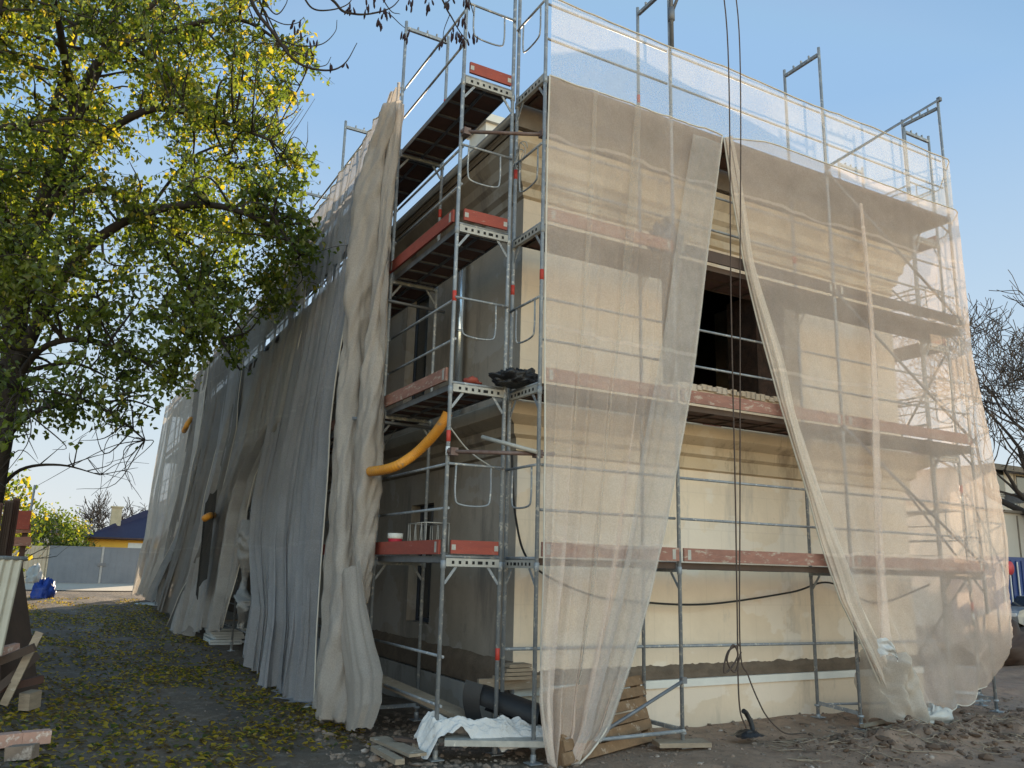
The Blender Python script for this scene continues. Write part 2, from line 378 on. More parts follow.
# ------------------------------------------------------------------ the building
BX0, BX1, BY0, BY1 = 5.12, 12.72, 9.15, 40.0
ZT = 7.75
bld = thing('apartment_building', 'cream plastered two-storey building with bare window opening, wrapped in scaffolding and nets', 'building', (BX0, BY0, 0))
T = .42
def wall_x(mb, x0, x1, y0, y1, z0, z1, ops):
    """wall running along x, thickness y0..y1, rectangular openings (a,b,c,d)"""
    ops = sorted(ops); x = x0
    for a, b, c, d in ops:
        if a > x: mb.box2((x,y0,z0),(a,y1,z1))
        if c > z0: mb.box2((a,y0,z0),(b,y1,c))
        if d < z1: mb.box2((a,y0,d),(b,y1,z1))
        x = b
    if x < x1: mb.box2((x,y0,z0),(x1,y1,z1))
def wall_y(mb, x0, x1, y0, y1, z0, z1, ops):
    ops = sorted(ops); y = y0
    for a, b, c, d in ops:
        if a > y: mb.box2((x0,y,z0),(x1,a,z1))
        if c > z0: mb.box2((x0,a,z0),(x1,b,c))
        if d < z1: mb.box2((x0,a,d),(x1,b,z1))
        y = b
    if y < y1: mb.box2((x0,y,z0),(x1,y1,z1))
opsA_hi = [(7.5, 10.3, 4.66, 6.5)]
opsB_lo = [(11.75+3.1*i, 12.65+3.1*i, 1.15, 2.95) for i in range(9)]
opsB_hi = [(12.35+3.1*i, 13.3+3.1*i, 4.75, 6.65) for i in range(9)]
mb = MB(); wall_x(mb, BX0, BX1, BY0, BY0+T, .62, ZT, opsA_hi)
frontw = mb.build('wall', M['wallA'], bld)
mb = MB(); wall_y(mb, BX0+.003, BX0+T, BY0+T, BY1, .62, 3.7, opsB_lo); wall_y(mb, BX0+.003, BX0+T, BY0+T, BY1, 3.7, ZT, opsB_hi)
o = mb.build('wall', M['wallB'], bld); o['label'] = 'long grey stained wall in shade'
# thin return of grey plaster up to the corner on the long side
mb = MB(); mb.box2((BX0-.004, BY0+.005, .62), (BX0+.002, BY0+T, ZT)); mb.build('wall_return', M['wallB'], bld)
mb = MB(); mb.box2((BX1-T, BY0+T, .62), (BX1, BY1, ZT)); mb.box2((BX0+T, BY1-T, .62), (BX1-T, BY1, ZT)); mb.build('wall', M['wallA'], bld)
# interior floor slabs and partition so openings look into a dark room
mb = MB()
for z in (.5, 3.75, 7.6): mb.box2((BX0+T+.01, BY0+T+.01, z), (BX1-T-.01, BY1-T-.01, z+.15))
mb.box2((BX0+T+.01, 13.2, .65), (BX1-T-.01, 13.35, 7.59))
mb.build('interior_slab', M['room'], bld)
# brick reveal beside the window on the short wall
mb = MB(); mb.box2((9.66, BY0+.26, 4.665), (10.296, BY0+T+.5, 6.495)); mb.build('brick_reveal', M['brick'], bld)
mb = MB()
r0 = random.Random(3)
for k in range(26):
    x = 7.7+2.55*k/26; mb.box((x+.05, BY0+.1, 4.66+r0.uniform(0,.03)), (.11, .3, .05+r0.uniform(0,.06)))
mb.build('broken_sill', M['plinth'], bld)
# plinth: base wall, dark cement band and pale strip
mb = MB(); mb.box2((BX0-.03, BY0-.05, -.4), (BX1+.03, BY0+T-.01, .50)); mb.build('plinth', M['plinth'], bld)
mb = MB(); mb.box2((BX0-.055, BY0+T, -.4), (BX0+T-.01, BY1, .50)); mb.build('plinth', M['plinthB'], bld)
mb = MB(); mb.box2((BX0-.02, BY0-.085, .50), (BX1+.02, BY0+T, .60)); o = mb.build('plinth_ledge', M['white_paint'], bld)
mb = MB()
def band(p0, p1, z0, z1, out, n=90, seed=1):
    """rough cement band with an uneven top edge"""
    p0 = V(p0); p1 = V(p1); o_ = V(out)
    def fn(u, v):
        p = p0.lerp(p1, u); zt = z1+.035*noise.noise(V((u*n*.35, seed, 0)))+.02*noise.noise(V((u*n*1.3, seed, 2)))
        prof = [.035, .05, .03, .06, .035, 0]; k = v*5; i = min(4, int(k)); d = prof[i]+(prof[i+1]-prof[i])*(k-i)
        return p+o_*(d+.012*noise.noise(V((u*n, v*3, seed))))+V((0,0,z0+(zt-z0)*v))
    mb.grid(fn, n*2, 5)
band((BX0-.02, BY0, 0), (BX1, BY0, 0), .602, .78, (0,-1,0), 90, 1); band((BX0, BY0-.01, 0), (BX0, BY1, 0), .52, .90, (-1,0,0), 160, 4)
mb.build('cement_band', M['cement'], bld)
# string course between the storeys, mitred round the corner
def moulding(prof, mt, sides='AB', name='cornice', ylim=BY1):
    """prof: (projection, z) list swept along the short wall and the long wall"""
    if 'A' in sides:
        q = MB(); n = len(prof)
        vs = [(BX0-p, BY0-p, z) for p, z in prof]+[(BX1+p, BY0-p, z) for p, z in prof]
        q.add(vs, [(i, i+1, n+i+1, n+i) for i in range(n-1)]); q.build(name, mt[0], bld)
    if 'B' in sides:
        q = MB(); n = len(prof)
        vs = [(BX0-p, BY0-p, z) for p, z in prof]+[(BX0-p, ylim+p, z) for p, z in prof]
        q.add(vs, [(n+i, n+i+1, i+1, i) for i in range(n-1)]); q.build(name, mt[1], bld)
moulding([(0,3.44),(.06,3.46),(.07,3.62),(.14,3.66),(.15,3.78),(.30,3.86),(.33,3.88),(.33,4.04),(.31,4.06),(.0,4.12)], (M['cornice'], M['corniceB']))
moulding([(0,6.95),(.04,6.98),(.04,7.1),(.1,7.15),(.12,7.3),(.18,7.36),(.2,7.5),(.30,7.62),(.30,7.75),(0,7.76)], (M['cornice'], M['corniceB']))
moulding([(0,7.77),(.31,7.77),(.31,7.83),(.32,7.84),(.32,7.96),(0,7.96)], (M['eave'], M['eave']), name='eave')
q = MB(); q.box2((BX0-.31, BY0-.362, 7.775), (BX1+.31, BY0-.324, 8.18)); q.build('eave', M['eave'], bld)
# window sills on the long wall, dark frames
for i, (a, b, c, d) in enumerate(opsB_hi+opsB_lo):
    q = MB()
    for s_ in (a+.03, b-.03): q.box2((BX0+.16, s_-.03, c), (BX0+.22, s_+.03, d))
    q.box2((BX0+.16, a+.061, d-.06), (BX0+.22, b-.061, d)); q.box2((BX0+.16, a+.061, c), (BX0+.22, b-.061, c+.06))
    w = q.build('window', M['frame_blue'], bld)
    q = MB(); q.box2((BX0+.18, a+.062, c+.061), (BX0+.20, b-.062, d-.061)); q.build('pane', M['glass'], w)
# gutter, downpipe, roof, chimney
q = MB(); q.tube([(BX0-.36, BY0-.3, 7.93), (BX0-.36, BY1+.3, 7.93)], .055, 10); q.build('gutter', M['gutter'], bld)
q = MB(); q.tube([(4.98, 10.75, 7.1), (4.98, 10.75, 4.12)], .055, 14)
for z in (6.6, 5.4, 4.4): q.lathe((4.98, 10.75, z), [(.055,0),(.064,0),(.064,.035),(.055,.035)], 14)
q.build('downpipe', M['zinc'], bld)
q = MB(); e = .33; rz = 10.1; cx = (BX0+BX1)/2; hp = 3.6
a_, b_, c_, d_ = (BX0-e,BY0-.315,7.99),(BX1+e,BY0-.315,7.99),(BX1+e,BY1+e,7.99),(BX0-e,BY1+e,7.99)
q.add([a_,b_,c_,d_,(cx,BY0+hp,rz),(cx,BY1-hp,rz)], [(0,1,4),(1,2,5,4),(2,3,5),(3,0,4,5),(0,3,2,1)]); q.build('roof', M['roof'], bld)
q = MB(); cpt = at(503, 100, 0, 6.6)
q.box2((6.2, 12.6, 8.2), (6.8, 13.3, 10.15)); q.box2((6.12, 12.52, 10.15), (6.88, 13.38, 10.3)); q.build('chimney', M['white_paint'], bld)

# ------------------------------------------------------------------ scaffolds
LV = [2.13, 4.13, 6.13, 8.15]; ZTOP = 10.33
def post(mb, p, z0, z1, bands, rs):
    mb.m = 0; mb.tube([(p.x,p.y,z0),(p.x,p.y,z1)], .0242, 10)
    for L in [.15]+[l-.0 for l in LV]:
        mb.lathe((p.x,p.y,L-.16), [(.0245,0),(.031,.005),(.031,.09),(.0245,.095)], 10)     # spigot collars
    if bands:
        for L in [l for l in [0]+LV if rs.random() < .16]:
            z = L+rs.uniform(.55,1.5)
            mb.m = 1; mb.lathe((p.x,p.y,z), [(.0245,0),(.0262,.001),(.0262,.13),(.0245,.131)], 10)
            if rs.random() < .6: mb.m = 2; mb.lathe((p.x,p.y,z-.16), [(.0245,0),(.0262,.001),(.0262,.1),(.0245,.101)], 10)
    mb.m = 0
def scaffold(name, label, org, d, o, stations, seed, rails=True, toe=True, end_guard=True, end_toe=(), top_skip=(), deck_skip=(), diag=(), ground=None, lower_rails=True, toe_skip=(), tops=None):
    rs = random.Random(seed); org = V(org); d = V(d); o = V(o); Z = V((0,0,1)); Wd = .72
    t = thing(name, label, 'scaffold', org)
    mats = [M['steel'], M['tape_red'], M['tape_white'], M['hole'], M['deck_rail']]
    for i, s in enumerate(stations):
        a = org+d*s; b = a+o*Wd; mb = MB()
        for p in (a, b):
            g0 = H(p.x,p.y); zt = ZTOP if tops is None else tops[i]
            post(mb, p, g0+.02, zt, True, rs)
            mb.box((p.x,p.y,g0+.012), (.15,.15,.012)); mb.lathe((p.x,p.y,g0+.15), [(.03,0),(.045,.005),(.045,.03),(.03,.035)], 8)
        for L in LV:
            mb.m = 4 if i == 0 else 0
            mb.beam(a+Z*(L-.085)+o*.025, b+Z*(L-.085)-o*.025, .05, .09)
            mb.m = 0; mb.tube([a+Z*(L-.02), b+Z*(L-.02)], .018, 8)
            # knee gussets
            mb.beam(a+Z*(L-.32)+o*.02, a+Z*(L-.13)+o*.16, .012, .03); mb.beam(b+Z*(L-.32)-o*.02, b+Z*(L-.13)-o*.16, .012, .03)
            if i == 0:
                mb.m = 3
                for k in range(7):
                    w_ = .03 if k != 2 else .06
                    mb.box(a+o*(.1+.085*k)+Z*(L-.085)-d*.0265, (w_, .004, .035), (o, d, Z))
                mb.m = 0
        zt = ZTOP if tops is None else tops[i]
        if zt > 9: mb.beam(a+Z*(zt-.12)+o*.025, b+Z*(zt-.12)-o*.025, .045, .05)
        if zt > 9:
            for k in (.2,.36,.52): mb.box(a+o*k+Z*(zt-.065), (.02,.03,.06), (o,d,Z))
        mb.beam(a+Z*(H(a.x,a.y)+.2)+o*.025, b+Z*(H(b.x,b.y)+.2)-o*.025, .04, .045)
        mb.build('frame', mats, t)
    for i in range(len(stations)-1):
        s0, s1 = stations[i], stations[i+1]
        for li, L in enumerate(LV):
            if (i, li) not in deck_skip:
                mb = MB()
                for k in (0, 1):
                    w0 = .045+.325*k
                    c = org+d*((s0+s1)/2)+o*(w0+.155)+Z*(L-.055)
                    mb.m = 0; mb.box(c, (s1-s0-.06, .285, .03), (d, o, Z))
                    for q in (-.15, .15): mb.m = 1; mb.box(c+o*q+Z*(.002), (s1-s0-.05, .012, .075), (d, o, Z))
                    for kk in range(6 if li else 4):  # cross ribs below the plywood
                        mb.box(c+d*((s1-s0-.3)*(kk/5-.5))-Z*.028, (.04,.28,.024), (d,o,Z))
                mb.build('deck_plank', [M['deck'], M['steel_dark'] if seed == 1 else M['board']], t)
            if toe and (i, li) not in toe_skip:
                mb = MB(); mb.box(org+d*((s0+s1)/2)+o*(Wd+.035)+Z*(L+.08), (s1-s0-.08, .03, .16), (d, o, Z))
                for q in (s0+.12, s1-.12): mb.m = 1; mb.box(org+d*q+o*(Wd+.035)+Z*(L+.08), (.05,.036,.12), (d,o,Z)); mb.m = 0
                mb.build('toe_board', [M['board'] if seed == 2 and li == 2 and i > 0 else M['toe_worn'] if seed == 2 or rs.random() < .5 else M['toe'], M['deck_rail']], t)
            if rails:
                mb = MB()
                for hgt in (.52, 1.03): mb.tube([org+d*(s0+.02)+o*(Wd-.045)+Z*(L+hgt), org+d*(s1-.02)+o*(Wd-.045)+Z*(L+hgt)], .0165, 8)
                mb.build('guard_rail', M['steel'], t)
        if lower_rails:
            mb = MB()
            for hgt in lower_rails: mb.tube([org+d*s0+o*(Wd-.045)+Z*hgt, org+d*s1+o*(Wd-.045)+Z*hgt], .0165, 8)
            mb.build('guard_rail', M['steel'], t)
    for (s0, z0, s1, z1) in diag:
        mb = MB(); mb.tube([org+d*s0+o*(Wd+.04)+Z*z0, org+d*s1+o*(Wd+.04)+Z*z1], .021, 8)
        for s, z in ((s0,z0),(s1,z1)): mb.box(org+d*s+o*(Wd+.03)+Z*z, (.07,.06,.07), (d,o,Z))
        mb.build('diagonal_brace', M['steel_dark'], t)
    if end_guard:
        for L in LV[:4]:
            a = org+d*(stations[0]-.03)+Z*(L+1.02); b = a+o*Wd
            mb = MB(); mb.tube([a, b], .016, 8)
            l0 = a+o*.17; l1 = a+o*.62
            mb.tube(bezier([l0, l0-Z*.36, l0+o*.07-Z*.46, l1-o*.07-Z*.46, l1-Z*.36, l1], 5), .0115, 7)
            mb.build('end_guard', M['steel'], t)
    for li in end_toe:
        mb = MB(); mb.box(org+d*(stations[0]-.05)+o*(Wd/2)+Z*(LV[li]+.085), (.03, Wd-.12, .15), (d,o,Z))
        mb.m = 1
        for q in (.09, Wd-.09): mb.box(org+d*(stations[0]-.05)+o*q+Z*(LV[li]+.08), (.038,.05,.06), (d,o,Z))
        mb.build('toe_board', [M['toe'], M['deck_rail']], t)
    return t
left_st = [0, 2.25]+[2.25+3*i for i in range(1, 10)]
SL = scaffold('scaffold', 'scaffold along the long left wall, its open end bay holding the yellow tube', (4.62, 8.62, 0), (0,1,0), (-1,0,0), left_st, 1,
    end_toe=(0,2,3), lower_rails=(.52,1.03), toe_skip=((0,3),), tops=[ZTOP, 10.33, 10.1, 10.0, 10.0]+[9.8]*6)
SR = scaffold('scaffold', 'scaffold along the short front wall, behind the parted cream nets', (4.77, 8.76, 0), (1,0,0), (0,-1,0), [0, 2.03, 5.12, 8.17], 2,
    lower_rails=(), toe_skip=((0,3),(1,3),(2,3)), diag=((5.12,8.22,8.17,10.36),(5.12,8.1,8.17,6.2),(5.12,4.1,8.17,2.2),(5.12,6.15,8.17,4.2),(2.03,.75,.55,.12)))
SE = scaffold('scaffold', 'sunlit scaffold on the far right side wall, seen through the cream net', (13.16, 8.88, 0), (0,1,0), (1,0,0), [0, 1.5, 3, 4.5, 6, 9, 12], 3,
    lower_rails=(.55,1.05), diag=((0,2.1,1.5,4.1),(1.5,4.1,0,6.1),(0,6.1,1.5,8.1),(3,.2,4.5,2.1),(4.5,4.1,3,2.1),(3,6.1,4.5,8.1),(4.5,4.1,3,6.1),(1.5,.2,0,2.1)))
# rails and ledgers at the foot of the short-wall scaffold
q = MB(); q.tube([(4.77,8.76,1.08),(12.94,8.76,1.02)], .02, 8); q.tube([(4.77,8.0,.17),(6.8,8.0,.19)], .022, 8); q.tube([(9.9,8.7,.22),(12.9,8.1,.2)], .018, 8)
q.build('ledger_tube', M['steel'], SR)
for z, y0 in ((3.28, 8.0), (7.3, 8.02)):
    q = MB(); q.tube([(3.86, 8.56, z), (4.95, y0-.02, z)], .024, 10)
    for p in ((3.93,8.54,z),(4.78,8.08,z)): q.box(p, (.09,.09,.09))
    q.build('tie_tube', M['steel_rust'], SL)
q = MB(); a = at(482,437,1,8.55); b = at(537,452,1,8.0); q.tube([a,b], .026, 10); q.build('tie_tube', M['deck_rail'], SL)
for z, xx in ((3.95, 3.45), (5.72, 3.6)):
    q = MB(); q.tube([(xx,10.83,z),(4.75,10.83,z-.02)], .024, 10); q.build('tie_tube', M['steel_dark'], SL)

for L in LV:      # inner handrails and climbing frames on the sunlit end
    q = MB()
    for hgt in (.5, 1.0): q.tube([(13.2,8.9,L+hgt),(13.2,14.8,L+hgt)], .0165, 8)
    q.build('guard_rail', M['steel'], SE)
    q = MB(); q.tube(bezier([(13.32,9.0,L-.02),(13.32,9.0,L+.8),(13.32,9.12,L+.95),(13.32,9.5,L+.95),(13.32,9.62,L+.8),(13.32,9.62,L-.02)],4), .014, 7)
    for hgt in (.25,.5,.75): q.tube([(13.32,9.0,L+hgt),(13.32,9.62,L+hgt)], .012, 6)
    q.build('climbing_frame', M['steel'], SE)
# hoist arm over the short wall, carries the ropes
ha = thing('rope_hoist', 'dark steel hoist bracket high on the post above the left cream net', 'hoist', (6.8, 8.04, 9.7))
q = MB(); q.tube([(6.8,7.99,9.2),(6.8,7.99,11.6)], .03, 10); q.tube([(6.8,7.97,9.75),(7.32,7.86,11.25)], .024, 8); q.tube([(6.8,7.97,11.3),(7.75,7.8,11.3)], .028, 8)
q.lathe((6.8,7.99,9.62), [(.03,0),(.05,.01),(.05,.2),(.03,.21)], 10); q.tube([(6.95,7.97,10.2),(6.95,7.97,11.3)], .02, 8); q.build('bracket', M['steel_dark'], ha)
q = MB(); q.lathe((7.42,7.78,11.15), [(.03,-.03),(.13,-.03),(.10,0),(.13,.03),(.03,.03)], 16, (0,1,0)); q.build('pulley', M['steel_dark'], ha)

# ------------------------------------------------------------------ safety nets
def pxpath(pts, xx):
    P = bezier([at(*p, 0, xx) for p in pts], 10)
    return lambda v: P[min(len(P)-2, int(v*(len(P)-1)))].lerp(P[min(len(P)-1, int(v*(len(P)-1))+1)], v*(len(P)-1)-int(v*(len(P)-1)))
def fat_roll(path, rfn, seed, nv=240, n=40):
    q = MB()
    def fn(u, v):
        c = path(v); a = 2*PI*u; R = rfn(v)
        k = .20*math.sin(3*a+5*math.sin(v*5+seed)+seed)+.30*noise.noise(V((math.cos(a)*1.2, math.sin(a)*1.2, v*9+seed)))+.16*noise.noise(V((math.cos(a)*3, math.sin(a)*3, v*26+seed)))
        k += .20*(1-abs(2*((a*1.1+v*14+.6*noise.noise(V((v*8,a,seed)))) % 1)-1))     # twisted creases
        return c+V((math.cos(a)*R*(1+k), math.sin(a)*R*(1+k)*1.15, 0))
    q.grid(fn, n, nv); return q
class Poly:
    """edge given by image points on a plane; resampled by the fraction of its height"""
    def __init__(s, pts, axis, val):
        P = [at(x, y, axis, val) for x, y in pts]; s.k = 0 if axis == 1 else 1
        z = np.array([p.z for p in P]); f = (z[0]-z)/(z[0]-z[-1]); s.f = np.maximum.accumulate(f); s.z = z; s.s = np.array([p[s.k] for p in P])
    def __call__(s, v): return float(np.interp(v, s.f, s.s)), float(np.interp(v, s.f, s.z))
def fold_fn(seed, n, rough=1.0):
    r = random.Random(seed); T_ = [(r.uniform(.5,1)/(.4+k*.32), (k+.6)*n/4*r.uniform(.8,1.2), r.uniform(0,6.28), r.uniform(-1.6,1.6)) for k in range(7)]
    tot = sum(x[0] for x in T_)*.62
    def fn(u, v):
        u = u+.15*noise.noise(V((u*2.3, seed*1.7, .5)))+.035*noise.noise(V((u*3.1, v*2.6, seed)))
        am = .45+.9*(.5+.5*noise.noise(V((u*n*.33, v*1.3, seed+5))))
        w = am*sum(a*(math.sin(6.283*fq*u+ph+dr*v) if i_ % 2 else 1-2*abs(math.sin(3.1416*fq*u+ph+dr*v))**.8) for i_, (a, fq, ph, dr) in enumerate(T_))/tot
        return w+.22*rough*noise.noise(V((u*n*1.2, v*5, seed)))
    return fn
def hanging(name, label, plane_axis, plane, outdir, Lp, Rp, mt, nu, nv, nfold, amp0, amp1, seed, bulge=0, holes=None, hem=True, wav=.0, cat='net', group=None):
    """net between two edges; outdir = sign of the outward direction along plane_axis"""
    ff = fold_fn(seed, nfold)
    def P(u, v):
        s0, z0 = Lp(v); s1, z1 = Rp(v); s = s0+(s1-s0)*u; z = z0+(z1-z0)*u
        A = amp0+(amp1-amp0)*v**1.3
        d = .03+A*(.5+.5*ff(u, v))+bulge*math.sin(min(1,v*1.02)*PI*.5)**2*(.3+.7*noise.noise(V((u*2+seed, v*1.5, 0)))**2*3)
        s += A*.35*math.sin(ff(u*1.0+.13, v)*2)
        z += wav*noise.noise(V((u*nfold*.9, seed, 1)))*(v**6)+.02*noise.noise(V((u*40, seed, 2)))*(v**8) -.018*abs(math.sin(u*nfold*PI*.5))*(1-v)**10
        q = V((s, plane+outdir*d, z)) if plane_axis == 1 else V((plane+outdir*d, s, z))
        g0 = H(q.x, q.y)+.015
        if q.z < g0:  # cloth that reaches the ground creeps outward
            k = g0-q.z; q.z = g0+.03*(.5+.5*ff(u*3,v)); q[plane_axis] += outdir*k*.6
        return q
    mb = MB(); mb.grid(P, nu, nv, holes)
    mb.m = 1
    if hem:
        for uu in (0, 1): mb.tube([P(uu, k/60) for k in range(61)], .011, 6)
        mb.tube([P(k/80, 0) for k in range(81)], .012, 6)
    return mb, P
def add_net(name, label, mb, mt, org, group=None):
    o = mb.build(name, [mt, M['hem']], None, org); return tag(o, label, 'net', group)
FY = 7.96
Lp = Poly([(549,77),(545,200),(541,330),(538,450),(535,560),(532,640),(533,700),(538,735),(545,764)], 1, FY)
Rp = Poly([(721,136),(711,220),(701,300),(690,380),(677,450),(662,530),(646,600),(628,660),(603,728),(575,764)], 1, FY)
mb, PFL = hanging('safety_net', '', 1, FY, -1, Lp, Rp, None, 190, 110, 9, .04, .26, 5, .05)
fl = add_net('safety_net', 'cream net left of the ropes, gathered and hanging down to the wooden pallet', mb, M['net'], (4.8, FY, 0))
# its doubled, denser right edge
def strip(P, u0, u1, dirv, nu, nv, amp, seed, v0=0, v1=1):
    ff = fold_fn(seed, 3)
    def Q(u, v):
        vv = v0+(v1-v0)*v; p = P(u0(vv)+(u1(vv)-u0(vv))*u, vv); return p+V(dirv)*(.02+amp*(.5+.5*ff(u, v*.6)))
    m_ = MB(); m_.grid(Q, nu, nv); return m_
m_ = strip(PFL, lambda v: .80-.18*v, lambda v: .997, (0,-1,0), 24, 80, .05, 8, .02, .97); m_.build('folded_edge', net_mat('doubled_net', (.62,.58,.55), .5, .12), fl)
m_ = strip(PFL, lambda v: .46, lambda v: .49+.02*math.sin(v*9), (0,-1,0), 3, 80, .015, 9, .0, .9); m_.build('seam', net_mat('seam_net', (.64,.57,.5), .35, .1), fl)
m_ = strip(PFL, lambda v: .22, lambda v: .24+.01*math.sin(v*7), (0,-1,0), 3, 80, .015, 10, .0, .9); m_.build('seam', bpy.data.materials['seam_net'], fl)

# right-hand net: front plane, round the corner, then along the end scaffold
Le = Poly([(722,139),(730,200),(741,262),(757,330),(775,400),(795,470),(815,540),(834,600),(856,645),(872,682),(884,708)], 1, FY)
path = [V((12.98, FY)), V((13.2, 8.13)), V((13.82, 8.74)), V((13.95, 9.6)), V((13.98, 18.4))]
pl = [0.]
for i in range(1, len(path)): pl.append(pl[-1]+(path[i]-path[i-1]).length)
ffR = fold_fn(12, 22); ffW = fold_fn(31, 9)
def PR(u, v, L=None):
    x0, z0 = Le(v); front = 12.98-x0; tot = front+pl[-1]
    # more columns on the front plane
    l = u*tot if L is None else L
    zt = 8.2; 
    bot = np.interp(l-front, [-6,-5,-3.5,-2.6,-1.6,-.9,0,.8,1.3,9.5], [.05,.05,.06,.08,.12,.2,.42,.82,.82,.5])
    b_ = min(l, .8)/.8; z = z0*(1-b_)+(zt+(bot-zt)*v)*b_
    bot_n = .16*noise.noise(V((l*1.7, 3, 3)))+.07*noise.noise(V((l*5, 1, 8))); z += bot_n*v**7*min(1, l)
    A = .03+.15*v**1.5
    w = ffR(l/12., v); d = .03+A*(.5+.5*w)
    if l < front:
        p = V((x0+l, FY)); nrm = V((0,-1))
        k = max(0, 1-(front-l)/1.6)
        n2 = V((.6,-.8)); nrm = (nrm*(1-k)+n2*k).normalized()
    else:
        q = l-front
        for i in range(1, len(path)):
            if q <= pl[i] or i == len(path)-1: break
        tt = (q-pl[i-1])/(pl[i]-pl[i-1]); p = path[i-1].lerp(path[i], tt); dd = (path[i]-path[i-1]).normalized(); nrm = V((dd.y,-dd.x))
        if i <= 2: nrm = V((.8,-.6))
    # billow low down near the corner
    kb = math.exp(-((l-front-.7)/1.0)**2); bl = .30*kb*math.exp(-((v-.70)/.24)**2)+.04*kb*v
    d += bl+.10*noise.noise(V((l*1.3, v*3.2, 4)))*(.25+v)+.045*noise.noise(V((l*3.1+v*2, v*7, 14)))*v
    d = max(d, .02)
    inn = .35*math.exp(-((l-front-.5)/1.2)**2)*max(0,(v-.9)/.1)**1.5
    p = p+nrm*(d-inn)
    return V((p.x, p.y, z))
mb = MB(); mb.grid(PR, 260, 110); mb.m = 1
mb.tube([PR(0, k/60) for k in range(61)], .012, 6); mb.tube([PR(k/120, 0) for k in range(121)], .011, 6); mb.tube([PR(k/120, 1) for k in range(121)], .008, 6)
fr = add_net('safety_net', 'cream net right of the ropes, drawn aside and wrapping the right corner', mb, M['net'], (7.4, FY, 0))
# rolled left edge of it
ffe = fold_fn(41, 6)
def roll(cfn, r0, r1, nv=120, n=14, squash=.45, seed=3):
    q = MB()
    def fn(u, v):
        c = cfn(v); a = 2*PI*u; R = r0+(r1-r0)*v
        R *= 1+.30*math.sin(3*a+9*v+seed)+.34*noise.noise(V((math.cos(a)*1.3, math.sin(a)*1.3+v*22, seed)))+.2*noise.noise(V((math.cos(a)*3, v*60, math.sin(a)*3)))
        return c+V((math.cos(a)*R, math.sin(a)*R*squash-.03, 0))
    q.grid(fn, n, nv); return q
fe = MB(); ffe2 = fold_fn(43, 3)
fe.grid(lambda u, v: PR(0, v, u*(.07+.27*v))+V((0, -.025-.05*(.5+.5*ffe2(u, v*1.5))-.05*math.sin(u*PI)*v, 0)), 22, 140); em = net_mat('edge_net', (.84,.74,.65), .70, .10)
fe.build('folded_edge', em, fr)
fe = MB(); fe.grid(lambda u, v: PR(0, v, .03+u*(.04+.16*v)+.03*math.sin(v*19))+V((0, -.07-.04*(.5+.5*ffe2(u+.4, v*2)), 0)), 14, 140); fe.build('folded_edge', em, fr)
c0 = at(858,205,1,FY-.1); c1 = at(884,640,1,FY-.22)
roll(lambda v: V(c0).lerp(V(c1), v)+V((.06*math.sin(v*5),-.03,0)), .03, .085, seed=6).build('rolled_fold', M['net'], fr)
# bunched hem at the foot
cb = at(905,675,1,FY-.25)
def bunch(u, v):
    a = (u-.5)*PI*1.5; w = .30+.26*v-.06*v*v
    n_ = .055*math.sin(u*30+4*v+3*noise.noise(V((u*3,v*2,7))))*(1-.4*v)+noise.noise(V((u*4, v*3, 2)))*.16+noise.noise(V((u*10, v*8, 9)))*.07+.06*abs(math.sin(u*9+v*3))
    return V((cb.x-.05+w*math.sin(a)*.85+.25*v-.1, cb.y+.25-(.30+n_+.08*v)*math.cos(a), .98-.96*v+.10*math.sin(u*7)*v+n_*.5))
q = MB(); q.grid(bunch, 120, 50); q.build('bunched_hem', M['net_dense'], fr)

# thin guard net along the top lift
gp = [V((4.80,7.985)), V((12.98,7.985)), V((13.92,8.8)), V((13.96,20.8))]; gl = [0.]
for i in range(1,4): gl.append(gl[-1]+(gp[i]-gp[i-1]).length)
ffG = fold_fn(51, 30)
def PG(u, v):
    l = u*gl[-1]
    for i in range(1,4):
        if l <= gl[i] or i == 3: break
    tt = (l-gl[i-1])/(gl[i]-gl[i-1]); p = gp[i-1].lerp(gp[i], tt); dd = (gp[i]-gp[i-1]).normalized(); nrm = V((dd.y,-dd.x))
    p = p+nrm*(.015+.03*(.5+.5*ffG(u, v)))
    return V((p.x, p.y, 9.2-1.13*v-.03*abs(math.sin(l*PI/3.05))*(1-v)))
q = MB(); q.grid(PG, 240, 14); q.m = 1; q.tube([PG(k/200, 0) for k in range(201)], .012, 6)
gn = add_net('guard_net', 'thin translucent white net strip along the topmost guard rail', q, M['net_guard'], (4.8,7.98,8.1))

